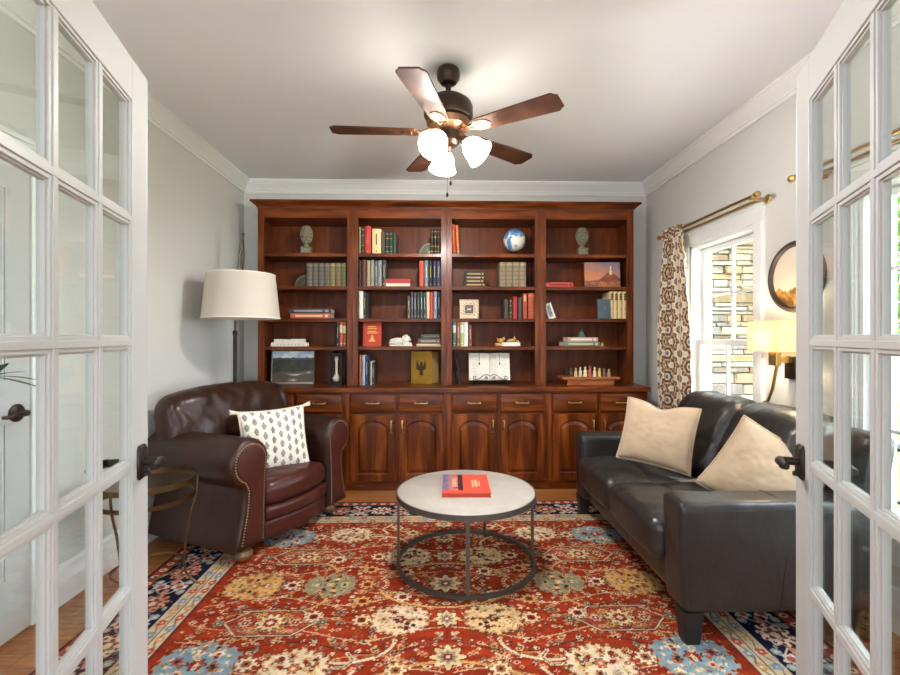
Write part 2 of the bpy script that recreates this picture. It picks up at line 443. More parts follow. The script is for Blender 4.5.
# ------------------------------------------------------------------ French doors
def french_door(name, hinge, ang, side, lab):
    W, H = 0.76, 2.02
    e = bpy.data.objects.new(name, None); COL.objects.link(e); e.location = (hinge[0], hinge[1], 0.012); e.rotation_euler = (0, 0, ang); struct(e, lab, 'door')
    st, tr, br, th = 0.108, 0.115, 0.245, 0.0160
    mb = MB()
    mb.box(0, st, -th, th, 0, H); mb.box(W - st, W, -th, th, 0, H); mb.box(st, W - st, -th, th, H - tr, H); mb.box(st, W - st, -th, th, 0, br)
    fr = mb.build('door_frame', M_doorpaint, e, smooth=0, bevel=0.002)
    gx0, gx1, gz0, gz1 = st, W - st, br, H - tr
    nb = 0.026
    pw = (gx1 - gx0 - 2 * nb) / 3; ph = (gz1 - gz0 - 4 * nb) / 5
    mb = MB()
    # muntin bars, stepped profile on both faces
    for k in range(2):
        x = gx0 + (k + 1) * pw + k * nb
        mb.box(x + .005, x + nb - .005, -th + .002, th - .002, gz0, gz1); mb.box(x - .004, x + nb + .004, -th + .005, th - .005, gz0, gz1); mb.box(x - .008, x + nb + .008, -th + .010, th - .010, gz0, gz1)
    for k in range(4):
        z = gz0 + (k + 1) * ph + k * nb
        mb.box(gx0, gx1, -th + .0014, th - .0014, z + .005, z + nb - .005); mb.box(gx0, gx1, -th + .0053, th - .0053, z - .004, z + nb + .004); mb.box(gx0, gx1, -th + .0103, th - .0103, z - .008, z + nb + .008)
    mb.build('muntin_grid', M_doorpaint, e, smooth=0, bevel=0.0015)
    mb = MB()
    for d, t in ((.007, .004), (.012, .009)):
        yy = th - t
        mb.box(gx0 - .001, gx0 + d, -yy, yy, gz0, gz1); mb.box(gx1 - d, gx1 + .001, -yy, yy, gz0, gz1); mb.box(gx0, gx1, -yy + .0003, yy - .0003, gz0 - .001, gz0 + d); mb.box(gx0, gx1, -yy + .0003, yy - .0003, gz1 - d, gz1 + .001)
    mb.build('glass_bead', M_doorpaint, e, smooth=0)
    mb = MB()
    for i in range(3):
        for jj in range(5):
            x = gx0 + i * (pw + nb); z = gz0 + jj * (ph + nb)
            mb.box(x, x + pw, -.002, .002, z, z + ph)
    gp = mb.build('glass_pane', M_glass, e, smooth=0)
    # astragal on the free edge
    mb = MB(); mb.box(W, W + .008, -th, th, 0, H); mb.box(W + .008, W + .014, -th * .45, th * .45, 0, H)
    mb.build('edge_strip', M_doorpaint, e, smooth=0, bevel=0.003)
    # lever handles, one each face
    for sg in (-1, 1):
        zc, xc = 0.905, W - 0.052
        mb = MB()
        poly = [(-.018, -.048), (.018, -.048), (.025, -.038), (.025, .038), (.018, .048), (-.018, .048), (-.025, .038), (-.025, -.038)]
        p2 = [(a * .8, b * .88) for a, b in poly]
        mb.loops([[(xc + a, sg * th, zc + b) for a, b in poly], [(xc + a, sg * (th + .006), zc + b) for a, b in poly], [(xc + a, sg * (th + .012), zc + b) for a, b in p2]])
        mb.cyl((xc, sg * (th + .01), zc), (xc, sg * (th + .05), zc), .012, .011, 14)
        mb.tube([(xc + .004, sg * (th + .052), zc), (xc - .02, sg * (th + .058), zc + .002), (xc - .045, sg * (th + .060), zc + .004), (xc - .07, sg * (th + .062), zc + .001), (xc - .085, sg * (th + .058), zc + .003)], [.012, .012, .010, .010, .009], 12)
        mb.cyl((xc, sg * (th + .012), zc - .034), (xc, sg * (th + .022), zc - .034), .008, .007, 10)
        mb.build('lever_handle', M_bronze, e, smooth=40)
    # hinges
    for z in (.22, 1.0, 1.8):
        mb = MB(); mb.cyl((-.004, side * th, z - .045), (-.004, side * th, z + .045), .006, seg=10); mb.build('hinge', M_bronze, e, smooth=40)
    return e
french_door('door_1', (-0.697, 0.652), R(103.4), -1, 'open white fifteen-pane glass door beside the armchair and side table')
french_door('door_2', (0.762, 0.638), R(66.2), 1, 'open white fifteen-pane glass door in front of the sofa and wall lamp')
# ------------------------------------------------------------------ cherry wall unit
BASEY, UPY = 3.87, 4.03           # front planes of the base cabinets and the bookcases
CT = 0.855                        # worktop height
SHELF = (2.002, 1.716, 1.436, 1.192)
def arch(w, h, rise, n=22):
    pts = [(-w / 2, 0), (-w / 4, 0), (0, 0), (w / 4, 0), (w / 2, 0), (w / 2, h * .3), (w / 2, h * .6)]
    for k in range(n + 1):
        t = 1 - 2 * k / n
        a = abs(t) / 0.90
        pts.append((t * w / 2, h - (rise * (1 - math.sqrt(max(0, 1 - a * a)) * .72 - .28 * math.cos(PI / 2 * min(1, a))))))
    pts += [(-w / 2, h * .6), (-w / 2, h * .3)]
    return pts
def brass_pull(parent, c, vertical):
    mb = MB(); L = 0.048
    ax = V((0, 0, 1)) if vertical else V((1, 0, 0)); c = V(c)
    mb.tube([c - ax * L + V((0, -.004, 0)), c - ax * L + V((0, -.02, 0)), c - ax * L * .7 + V((0, -.026, 0)), c + V((0, -.022, 0)), c + ax * L * .7 + V((0, -.026, 0)), c + ax * L + V((0, -.02, 0)), c + ax * L + V((0, -.004, 0))], [.005, .005, .006, .0042, .006, .005, .005], 8)
    mb.ball(c + V((0, -.022, 0)), (.008, .006, .008), 10, 6)
    for s in (-1, 1): mb.cyl(c + ax * L * s + V((0, 0, 0)), c + ax * L * s + V((0, -.006, 0)), .010, .008, 12)
    mb.build('handle', M_brass, parent, smooth=50)
def rect_loop(x0, x1, z0, z1, y): return [(x0, y, z0), (x1, y, z0), (x1, y, z1), (x0, y, z1)]

base_lab = ['cherry base cabinet half hidden behind the brown armchair', 'cherry base cabinet between the armchair and the coffee table',
            'cherry base cabinet behind the round coffee table top', 'cherry base cabinet partly hidden by the black sofa']
BX = [-1.595, -0.758, 0.081, 0.925, 1.762]
for k in range(4):
    x0, x1 = BX[k], BX[k + 1]; xc = (x0 + x1) / 2; w = x1 - x0
    t = thing('base_cabinet', base_lab[k], 'cabinet', (xc, BASEY, 0), group='cherry base cabinets under the bookcases')
    D = YB - BASEY - 0.004
    mb = MB(); mb.box(-w / 2, w / 2, 0.02, D, 0.0, CT - 0.04); mb.build('carcass', M_woodv, t, smooth=0)
    mb = MB(); st = 0.042
    for xa, xb in ((-w / 2, -w / 2 + st), (w / 2 - st, w / 2), (-.018, .018)):
        mb = MB(); mb.box(xa, xb, 0, .02, .085, CT - .04); mb.build('stile', M_woodv, t, smooth=0)
    mb = MB()
    for za, zb in ((CT - .058, CT - .04), (.625, .66), (.085, .1)):
        mb = MB(); mb.box(-w / 2 + st, w / 2 - st, 0.001, .02, za, zb); mb.build('rail', M_woodh, t, smooth=0)
    mb = MB(); mb.box(-w / 2, w / 2, -0.002, .02, 0, .085); mb.build('toe_board', M_woodh, t, smooth=0, bevel=.002)
    for s in (-1, 1):
        a, b = (-w / 2 + .034, -.014) if s < 0 else (.014, w / 2 - .034)
        mb = MB(); z0, z1 = .652, .802
        mb.loops([rect_loop(a, b, z0, z1, .004), rect_loop(a, b, z0, z1, -.010), rect_loop(a + .005, b - .005, z0 + .005, z1 - .005, -.016), rect_loop(a + .012, b - .012, z0 + .012, z1 - .012, -.018)])
        d = mb.build('drawer', M_woodh, t, smooth=20); brass_pull(d, ((a + b) / 2, -.018, (z0 + z1) / 2), False)
        z0, z1 = .078, .632; dw = b - a; dc = (a + b) / 2
        mb = MB()
        inner = [(dc + p, z0 + .068 + q) for p, q in arch(dw - .13, z1 - z0 - .125, .05)]
        cen = ((a + b) / 2, (z0 + z1) / 2)
        outer = []
        for (p, q) in inner:
            dx, dz = p - cen[0], q - cen[1]
            sx = (dw / 2) / abs(dx) if abs(dx) > 1e-6 else 1e9; sz = ((z1 - z0) / 2) / abs(dz) if abs(dz) > 1e-6 else 1e9
            f = min(sx, sz); outer.append([cen[0] + dx * f, cen[1] + dz * f])
        for cx_, cz_ in ((a, z0), (b, z0), (b, z1), (a, z1)):     # square the corners
            i = min(range(len(outer)), key=lambda i: (outer[i][0] - cx_) ** 2 + (outer[i][1] - cz_) ** 2); outer[i] = [cx_, cz_]
        def ins(lp, s): return [(cen[0] + (p - cen[0]) * s, cen[1] + (q - cen[1]) * s) for p, q in lp]
        mb.loops([[(p, .003, q) for p, q in outer], [(p, -.014, q) for p, q in outer], [(p, -.019, q) for p, q in ins(outer, .985)], [(p, -.019, q) for p, q in ins(inner, 1.04)], [(p, -.011, q) for p, q in inner], [(p, -.006, q) for p, q in inner]], cap0=True, cap1=True)
        dr = mb.build('door', M_woodv, t, smooth=20)
        mb = MB(); i2 = ins(inner, .985); i3 = ins(inner, .95); i4 = ins(inner, .87); i5 = ins(inner, .85)
        mb.loops([[(p, -.0055, q) for p, q in i2], [(p, -.008, q) for p, q in i3], [(p, -.015, q) for p, q in i4], [(p, -.017, q) for p, q in i5]])
        mb.build('raised_panel', M_woodv, dr, smooth=20)
        hx = b - .032 if s < 0 else a + .032
        brass_pull(dr, (hx, -.019, .53), True)
# worktop
mb = MB(); mb.box(BX[0] - .02, BX[4] + .02, BASEY - .025, YB - .003, CT - .04, CT)
tag(mb.build('worktop', M_woodh, smooth=0, bevel=.006), 'long polished cherry worktop over the base cabinets', 'worktop')

UX = [-1.545, -0.735, 0.079, 0.897, 1.715]
OPEN = [(-1.491, -0.783), (-0.688, 0.028), (0.123, 0.846), (0.943, 1.656)]
TOP = 2.385
up_lab = ['tall cherry bookcase behind the white lamp shade, grey finial on top shelf', 'tall cherry bookcase with the big golden book at its foot',
          'tall cherry bookcase holding the blue globe and the open book', 'tall cherry bookcase nearest the window, chess set at its foot']
UD = YB - UPY - .004
for k in range(4):
    x0, x1 = UX[k], UX[k + 1]; xc = (x0 + x1) / 2
    a, b = OPEN[k][0] - xc, OPEN[k][1] - xc; l, r = x0 - xc + .0005, x1 - xc - .0005
    t = thing('bookcase', up_lab[k], 'bookcase', (xc, UPY, CT), group='cherry bookcases along the back wall')
    H = TOP - CT
    for p, q in ((l, l + .022), (r - .022, r)):
        mb = MB(); mb.box(p, q, .02, UD, 0, H); mb.build('side_panel', M_woodv, t, smooth=0)
    mb = MB(); mb.box(l + .022, r - .022, UD - .012, UD, 0, H); mb.build('back_panel', M_woodback, t, smooth=0)
    mb = MB(); mb.box(l + .022, r - .022, .02, UD - .012, 2.30 - CT, 2.325 - CT); mb.build('top_panel', M_woodh, t, smooth=0)
    for p, q in ((l, a), (b, r)):
        mb = MB(); mb.box(p, q, 0, .02, 0, H); mb.build('stile', M_woodv, t, smooth=0, bevel=.0015)
    mb = MB(); mb.box(a, b, 0, .02, 2.30 - CT, H); mb.build('header', M_woodh, t, smooth=0)
    for z in SHELF:
        mb = MB(); mb.box(l + .023, r - .023, .024, UD - .013, z - CT - .03, z - CT); mb.build('shelf', M_woodh, t, smooth=0, bevel=.002)
# cornice
mb = MB()
CPF = [(0, 0), (.006, 0), (.010, .012), (.016, .016), (.03, .03), (.046, .04), (.05, .045), (.05, .058), (0, .058)]
lo = []
Y1 = YB - .004
for d, h in CPF: lo.append([(UX[0] - d, Y1, TOP + h), (UX[0] - d, UPY - d, TOP + h), (UX[4] + d, UPY - d, TOP + h), (UX[4] + d, Y1, TOP + h)])
mb.loops(lo)
tag(mb.build('cornice', M_woodh, smooth=20), 'cherry cornice crowning the whole row of bookcases', 'cornice')

# ------------------------------------------------------------------ books
BAYN = ['first bookcase', 'second bookcase', 'third bookcase', 'fourth bookcase']
def bookmat(rgb, cloth=True):
    return pmat('book_cover_%d_%d_%d' % rgb, rgb, 0.6)
M_stripe_w = pmat('spine_print_white', (215, 212, 205), 0.6)
BFR = 4.065                     # where spines stand
ORD = ['first', 'second', 'third', 'fourth', 'fifth', 'sixth', 'seventh', 'eighth', 'ninth', 'tenth', 'eleventh', 'twelfth']
def upright(px0, px1, pytop, z0, rgb, label, group=None, style=None, depth=.2, Y=None, lean=0, stripe=None):
    Y = Y or BFR
    x0, x1 = wx(px0, Y), wx(px1, Y); w = x1 - x0 - .0012; h = wz((px0 + px1) / 2, pytop, Y) - z0
    w = max(w, .008)
    root = thing('book', label, 'book', ((x0 + x1) / 2, Y, z0), (0, lean, 0), group)
    mb = MB()
    rd = min(w * .22, .006)
    sp = [(-w / 2, .012), (-w / 2, .003), (-w / 2 + w * .2, -rd * .6), (0, -rd), (w / 2 - w * .2, -rd * .6), (w / 2, .003), (w / 2, .012)]
    outer = sp + [(w / 2, depth), (w / 2 - .0022, depth), (w / 2 - .0022, .012), (-w / 2 + .0022, .012), (-w / 2 + .0022, depth), (-w / 2, depth)]
    mb.loops([[(p, q, 0) for p, q in outer], [(p, q, h) for p, q in outer]])
    mb.build('cover', bookmat(rgb), root, smooth=40)
    mb = MB(); mb.box(-w / 2 + .0025, w / 2 - .0025, .0125, depth - .004, .003, h - .005); mb.build('pages', M_page, root, smooth=0)
    def band(z, hh, m, nm, inset=.0):
        mb = MB()
        s2 = [(p * (1 - inset), q - .0006) for p, q in sp[1:-1]]
        mb.loops([[(p, q, z) for p, q in s2] + [(s2[-1][0], .002, z), (s2[0][0], .002, z)], [(p, q, z + hh) for p, q in s2] + [(s2[-1][0], .002, z + hh), (s2[0][0], .002, z + hh)]])
        mb.build(nm, m, root, smooth=40)
    if style == 'gilt':
        for f in (.08, .3, .68, .9): band(h * f, .004, M_gold, 'spine_band')
    elif style == 'ribs':
        for f in (.1, .27, .44, .61, .78): band(h * f, .006, bookmat(tuple(int(c * .75) for c in rgb)), 'spine_band')
        band(h * .88, .012, bookmat(tuple(min(255, int(c * 1.25)) for c in rgb)), 'spine_band')
    elif style == 'title':
        band(h * .35, h * .45, M_stripe_w if stripe is None else bookmat(stripe), 'spine_title', .55)
        band(h * .06, .012, M_stripe_w if stripe is None else bookmat(stripe), 'spine_mark', .5)
    elif style == 'block':
        band(h * .55, h * .3, bookmat(stripe), 'spine_label', .02)
        band(h * .1, .008, bookmat(stripe), 'spine_mark', .1)
    elif style == 'topband':
        band(h * .68, h * .25, bookmat(stripe), 'spine_label', .08)
        for f in (.73, .79, .85): band(h * f, .003, M_gold, 'spine_band', .06)
        band(h * .34, .016, bookmat((60, 45, 35)), 'spine_mark', .6)
    return root
def flat(px0, px1, py0, py1, z0, rgb, label, depth=.16, Y=None, style=None, rz=0, group=None, pagesfront=False):
    """a book lying flat, its spine (or its page edge) to the front; py0 top, py1 bottom"""
    Y = Y or BFR
    x0, x1 = wx(px0, Y), wx(px1, Y); h = wz((px0 + px1) / 2, py0, Y) - wz((px0 + px1) / 2, py1, Y); w = x1 - x0
    root = thing('book', label, 'book', ((x0 + x1) / 2, Y + depth / 2, z0), (0, 0, rz), group)
    d = depth / 2; c = .003
    mb = MB()
    if pagesfront:
        mb.box(-w / 2, w / 2, -d, d, 0, c * .6); mb.box(-w / 2, w / 2, -d, d, h * .42, h); mb.box(-w / 2, w / 2, d - c, d, c * .6, h * .42)
        mb.build('cover', bookmat(rgb), root, smooth=0)
        mb = MB(); mb.box(-w / 2 + .004, w / 2 - .004, -d + .004, d - c, c * .6, h * .42); mb.build('pages', M_page, root, smooth=0)
    else:
        prof = [(-d + .002, 0), (d, 0), (d, c), (-d + .008, c), (-d + .008, h - c), (d, h - c), (d, h), (-d + .002, h), (-d - .001, h * .75), (-d - .002, h * .5), (-d - .001, h * .25)]
        mb.prism(prof, -w / 2, w / 2, 'yz'); mb.build('cover', bookmat(rgb), root, smooth=0)
        mb = MB(); mb.box(-w / 2 + .003, w / 2 - .003, -d + .0085, d - .004, c, h - c); mb.build('pages', M_page, root, smooth=0)
        if style:
            mb = MB(); mb.box(-w * .38, w * .3, -d - .003, -d + .002, h * .3, h * .7); mb.build('spine_title', bookmat(style), root, smooth=0)
            mb = MB(); mb.box(w * .36, w * .44, -d - .003, -d + .002, h * .25, h * .75); mb.build('spine_mark', bookmat(style), root, smooth=0)
    root['h'] = h
    return root
S1, S2, S3, S4 = SHELF
def row(items, z0, where, start=0, **kw):
    """items: (px0, px1, pytop, colour words, rgb, style, stripe)"""
    for i, it in enumerate(items):
        p0, p1, pt, cw, rgb = it[:5]; st = it[5] if len(it) > 5 else None; sr = it[6] if len(it) > 6 else None
        upright(p0, p1, pt, z0, rgb, f'{cw} upright book, {ORD[i + start]} from left, {where}', group=kw.get('group'), style=st, stripe=sr, depth=kw.get('depth', .2))
# first bookcase
for i, c in enumerate([(104, 96, 84), (98, 92, 82), (92, 88, 78), (96, 90, 78), (124, 112, 70), (116, 102, 70), (92, 98, 56)]):
    a = 306.3 + i * 5.7
    upright(a, a + 5.7, 263.2, S2, c, f'{["grey taupe", "grey", "dark grey", "grey brown", "olive gold", "old gold", "moss green"][i]} ribbed volume, {ORD[i]} of seven in the first bookcase', 'set of seven ribbed volumes', 'ribs')
flat(290.5, 330.5, 312.8, 317.8, S3, (186, 92, 66), 'orange red book lying flat under a dark blue book, first bookcase', style=(225, 190, 160))
flat(289, 331, 308, 312.7, S3 + .0445, (58, 62, 74), 'dark blue book lying flat on an orange red book, first bookcase', style=(150, 150, 150))
row([(336.4, 339, 322, 'thin black and white', (40, 38, 38), 'title'), (339.3, 342.6, 321.5, 'beige and red', (196, 92, 70), 'block', (226, 205, 170)), (342.8, 346.3, 322.2, 'brown and pale green', (142, 92, 66), 'block', (205, 214, 170))], S4, 'fourth shelf of first bookcase')
# second bookcase
row([(358.8, 361, 227, 'thin olive', (150, 142, 96)), (361.1, 364.4, 227.5, 'dark green', (44, 46, 36), 'gilt'), (364.7, 370.9, 226, 'thick red', (178, 46, 38), 'title', (210, 90, 70)), (372, 381, 229, 'thick beige', (228, 200, 146), 'title', (60, 44, 34)), (381.3, 384.8, 232, 'dull mauve', (92, 74, 72)), (385, 388.6, 232, 'dark green gilt', (36, 50, 46), 'gilt'), (388.9, 392.6, 232, 'green gilt', (34, 60, 52), 'gilt'), (393, 396.2, 233, 'teal green', (60, 84, 74))], S1, 'top shelf of second bookcase')
for i in range(3):
    upright(430.5 + 3.3 * i, 433.6 + 3.3 * i, 229.7, S1, (44, 32, 22), f'dark brown gilt volume, {ORD[i]} of three beside the bookend, second bookcase', 'dark brown gilt volumes on the top shelf', 'gilt')
row([(358.8, 361.3, 260.5, 'dark olive', (56, 50, 34)), (361.6, 366.3, 260, 'maroon brown', (90, 48, 40)), (366.8, 370.2, 260.5, 'khaki', (168, 152, 112)), (370.5, 374.2, 260, 'grey green', (142, 142, 126), 'title'), (374.5, 377.8, 261, 'blue grey', (98, 108, 124), 'title'), (378, 381.6, 260.5, 'pale grey', (150, 148, 146), 'title', (50, 60, 90)), (382, 386, 260, 'dark green and white', (54, 62, 56), 'title')], S2, 'second shelf of second bookcase')
flat(385.5, 410.5, 277.8, 285.3, S2, (176, 42, 46), 'red book lying flat with its cream page edge to the front', pagesfront=True)
row([(419.3, 423.6, 261, 'orange red', (212, 84, 56)), (424.4, 428.2, 260.5, 'grey blue', (120, 138, 158), 'title', (220, 222, 220)), (428.6, 432.6, 261, 'black and yellow', (38, 36, 34), 'title', (220, 196, 90)), (433, 436.5, 260.8, 'navy blue', (46, 52, 78), 'title'), (436.9, 440.6, 261, 'slate', (62, 68, 88), 'title')], S2, 'far group, second shelf of second bookcase')
row([(358.6, 363.2, 291, 'white', (228, 222, 204)), (363.4, 366.2, 292, 'dark green', (42, 56, 48), 'title'), (366.4, 368.4, 293.5, 'thin black', (36, 34, 32))], S3, 'third shelf of second bookcase')
row([(407.4, 410.2, 296, 'thin khaki', (110, 100, 72), 'title'), (410.6, 413.4, 292, 'thin grey', (72, 72, 76), 'title'), (413.8, 416.4, 292.5, 'thin purple', (84, 76, 104), 'title'), (416.8, 419.8, 292.5, 'dark olive', (58, 62, 46), 'title', (170, 170, 120)), (420.1, 422.8, 292, 'teal', (54, 84, 88), 'title'), (423.2, 426, 292.5, 'brown purple', (76, 58, 66), 'title'), (426.3, 429.6, 291.8, 'cream', (206, 196, 166)), (430, 433, 292, 'orange red', (206, 72, 48)), (433.4, 437.2, 291.5, 'blue grey', (126, 142, 160), 'title'), (437.6, 440.4, 292, 'black', (34, 34, 38), 'title')], S3, 'far group, third shelf of second bookcase')
flat(416.5, 440.5, 343.2, 345.8, S4, (206, 188, 150), 'cream book at the bottom of a stack of three, second bookcase')
flat(418, 440.5, 338, 343.1, S4 + .0235, (96, 84, 76), 'grey brown book in the middle of a stack of three, second bookcase', style=(150, 138, 124), depth=.15)
flat(421, 440, 333.6, 337.9, S4 + .0235 + .045, (62, 66, 58), 'dark green book on top of a stack of three, second bookcase', style=(110, 112, 98), depth=.14)
ROWB = .015
for i, (a, b, t, cw, rgb, st, sr) in enumerate([(359, 361.6, 355, 'orange brown', (176, 96, 62), None, None), (362, 365, 355.5, 'pale blue', (168, 184, 206), 'title', (90, 110, 150)), (365.3, 368.2, 356, 'navy', (40, 50, 74), 'title', None), (368.5, 370.2, 360.5, 'thin brown', (66, 48, 40), None, None), (370.4, 371.8, 361.5, 'thin white', (210, 204, 190), None, None), (372, 374.4, 363, 'black', (42, 36, 36), 'title', None)]):
    upright(a, b, t, CT, rgb, f'{cw} upright book, {ORD[i]} from left on the worktop, second bookcase', style=st, stripe=sr)
# third bookcase
upright(452.6, 456.2, 224.3, S1, (176, 62, 46), 'red book leaning at the edge of the top shelf, third bookcase', style='title', stripe=(215, 180, 150), lean=R(-3))
upright(456.8, 460.0, 225, S1, (196, 118, 56), 'orange book leaning on a red book, top shelf of third bookcase', style='gilt', lean=R(-3.5))
for i, (c, a, b) in enumerate([((52, 46, 40), 464, 485.5), ((70, 62, 48), 465, 484), ((56, 48, 42), 464.2, 484.8), ((48, 44, 42), 464.6, 484.6)]):
    flat(a, b, 281.9 - 3.6 * i, 285.5 - 3.6 * i, S2 + .0316 * i, c, f'dark gilt book lying flat, {["lowest", "second lowest", "second highest", "highest"][i]} of the stack of four, third bookcase', style=(176, 150, 96), depth=.14)
for i in range(4):
    a = 499.5 + i * 6.7
    upright(a, a + 6.4, 262.2, S2, (134, 118, 92), f'bronze ribbed volume, {ORD[i]} of the set of four on the third bookcase', 'set of four bronze ribbed volumes', 'ribs')
row([(504, 508.4, 299.3, 'dark green', (62, 62, 48)), (508.9, 512.2, 299.5, 'black brown', (46, 36, 30), 'gilt'), (513, 517.2, 296.4, 'crimson', (166, 36, 36)), (518, 521.8, 297.4, 'dark grey', (70, 62, 60)), (522.8, 527.2, 293.5, 'red and gold striped', (160, 64, 44), 'topband', (196, 170, 90)), (528.4, 534.9, 293.2, 'thick orange brown', (176, 82, 40), 'ribs')], S3, 'third shelf of third bookcase')
row([(452.6, 456.2, 321.5, 'green teal', (58, 112, 96), 'block', (190, 206, 196)), (456.6, 460, 321.5, 'brick red', (156, 80, 60), 'title'), (460.3, 463.8, 321.3, 'pale green', (170, 186, 116), 'block', (225, 228, 205)), (464, 468, 321.3, 'white', (226, 226, 214)), (468.4, 471.8, 325.2, 'brown', (120, 70, 58), 'title')], S4, 'fourth shelf of third bookcase')
# fourth bookcase
flat(546.2, 573, 282, 286.4, S2, (200, 72, 62), 'red book lying flat beside the sunset painting', style=(120, 36, 34))
for i in range(4):
    a = 609.6 + i * 4.35
    upright(a, a + 4.3, 291.7, S3, (214, 190, 140), f'cream volume with dark top band, {ORD[i]} of four in the fourth bookcase', 'set of four cream volumes', 'topband', stripe=(62, 50, 38))
flat(564, 600, 342, 346.6, S4, (104, 112, 110), 'grey green book lying flat under a red and white book', style=(186, 178, 130), depth=.18)
flat(567.5, 598, 337.5, 341.9, S4 + .041, (190, 150, 128), 'red and white book lying flat on a grey green book, bell on top', style=(226, 214, 196), depth=.16)

def facebook(name, px0, px1, pytop, z0, thick, rgb, label, rz=0, Y=4.10):
    x0, x1 = wx(px0, Y), wx(px1, Y); h = wz((px0 + px1) / 2, pytop, Y) - z0; w = x1 - x0
    root = thing('book', label, 'book', ((x0 + x1) / 2, Y, z0), (R(-4), 0, rz))
    mb = MB(); c = .003
    mb.box(-w / 2, w / 2, 0, c, 0, h); mb.box(-w / 2, w / 2, thick - c, thick, 0, h); mb.box(-w / 2, -w / 2 + c, c, thick - c, 0, h)
    mb.build('cover', bookmat(rgb), root, smooth=0)
    mb = MB(); mb.box(-w / 2 + c, w / 2 - .005, c, thick - c, .004, h - .005); mb.build('pages', M_page, root, smooth=0)
    return root, w, h
rb, w, h = facebook('book', 363, 381, 322, S4, .03, (186, 58, 34), 'red book standing face out with gold emblem on the cover')
mb = MB()
g = (-.0012, 0)
for k, (zz, ww, xx) in enumerate([(.80, .42, -.02), (.72, .5, 0), (.60, .46, .0), (.535, .62, .02)]):
    mb.box(w * (xx - ww / 2), w * (xx + ww / 2), *g, h * zz, h * (zz + .035))
mb.prism([(-.03, h * .2), (.03, h * .2), (.024, h * .27), (.014, h * .29), (.01, h * .41), (0, h * .47), (-.01, h * .41), (-.014, h * .29), (-.024, h * .27)], *g)
mb.build('cover_emblem', M_gold, rb, smooth=0)
rb, w, h = facebook('book', 598, 611, 299, S3, .025, (76, 92, 100), 'slate blue book standing face out beside the cream volumes', Y=4.05)
mb = MB(); mb.ball((.004, 0, h * .55), (.012, .001, .014), 12, 8); mb.build('cover_emblem', pmat('blind_stamp', (104, 118, 122), .6), rb)
# big golden book: fore edge turned to the window side
Yg = 4.12
x0, x1 = wx(410, Yg), wx(438.6, Yg); hg = wz(420, 351.2, Yg) - CT
gb = thing('book', 'huge golden book with a dark eagle on its cover, standing on the worktop', 'book', ((x0 + x1) / 2 - .028, Yg + .03, CT), (0, 0, R(-25)))
wg, tg = .205, .15
mb = MB(); c = .004
mb.box(-wg / 2, wg / 2, 0, c, 0, hg); mb.box(-wg / 2, wg / 2, tg - c, tg, 0, hg); mb.box(-wg / 2, -wg / 2 + c, c, tg - c, 0, hg)
mb.build('cover', pmat('golden_cloth', (172, 134, 46), .42, .35, var=.15, vscale=20), gb, smooth=0)
mb = MB(); mb.box(-wg / 2 + c, wg / 2 - .006, c, tg - c, .005, hg - .006); mb.build('pages', pmat('gilt_page_edge', (222, 186, 120), .7, var=.1, vscale=9, stretch=(1, 12, 1)), gb, smooth=0)
mb = MB(); y0, y1 = -.0015, 0
zc = hg * .5
for s in (-1, 1):
    for k in range(5):
        a = R(62 - k * 16); L = .085 - .008 * k
        p0 = (s * .012, zc - .02); p1 = (s * (.016 + L * .62 * math.cos(a)), zc - .02 + L * math.sin(a) + .012)
        d = V((p1[0] - p0[0], p1[1] - p0[1])).normalized(); n2 = V((-d.y, d.x)) * .006
        poly = [(p0[0] - n2.x, p0[1] - n2.y), (p1[0] - n2.x * .3, p1[1] - n2.y * .3), (p1[0] + n2.x * .8, p1[1] + n2.y * .8), (p0[0] + n2.x, p0[1] + n2.y)]
        mb.prism(poly, y0 - .0001 * k, y1)
mb.prism([(-.014, zc - .03), (-.018, zc), (-.012, zc + .03), (-.008, zc + .05), (.004, zc + .056), (.012, zc + .048), (.012, zc + .03), (.018, zc), (.014, zc - .03), (.02, zc - .07), (.006, zc - .062), (0, zc - .08), (-.006, zc - .062), (-.02, zc - .07)], y0 - .0006, y1)
mb.build('cover_emblem', pmat('eagle_print', (58, 40, 20), .6), gb, smooth=0)
# ------------------------------------------------------------------ ornaments on the shelves
M_stone = pmat('weathered_stone', (122, 120, 98), .75, var=.25, vscale=40, bump=.3, bscale=80)
M_white = pmat('white_plaster', (226, 220, 206), .7, var=.05, vscale=30)
def finial(px, z0, label):
    Y = 4.14; x = wx(px, Y)
    t = thing('artichoke_finial', label, 'ornament', (x, Y, z0), group=None)
    mb = MB()
    mb.box(-.044, .044, -.044, .044, 0, .012); mb.box(-.04, .04, -.04, .04, .012, .055); mb.box(-.044, .044, -.044, .044, .055, .064)
    mb.build('plinth', M_stone, t, smooth=0, bevel=.003)
    mb = MB(); mb.lathe([(.03, .064), (.034, .07), (.02, .078), (.016, .09), (.026, .1), (.03, .106), (.02, .112)], seg=20); mb.build('stem', M_stone, t)
    mb = MB()
    mb.ball((0, 0, .178), (.049, .049, .074), 20, 14)
    for r in range(7):                                   # overlapping scales
        th = R(-60 + r * 20); n = 11
        for k in range(n):
            a = 2 * PI * (k + .5 * (r % 2)) / n
            c = V((.05 * math.cos(th) * math.cos(a), .05 * math.cos(th) * math.sin(a), .176 + .073 * math.sin(th)))
            mb.ball(c, (.009, .009, .013), 6, 5)
    mb.build('bud', M_stone, t)
finial(306.5, S1, 'grey green artichoke finial on plinth, top shelf of the bookcase behind the lamp')
finial(582, S1, 'grey green artichoke finial on plinth, top shelf of the bookcase beside the window')
M_verd = pmat('dark_patina', (62, 62, 48), .55, .3, var=.3, vscale=40)
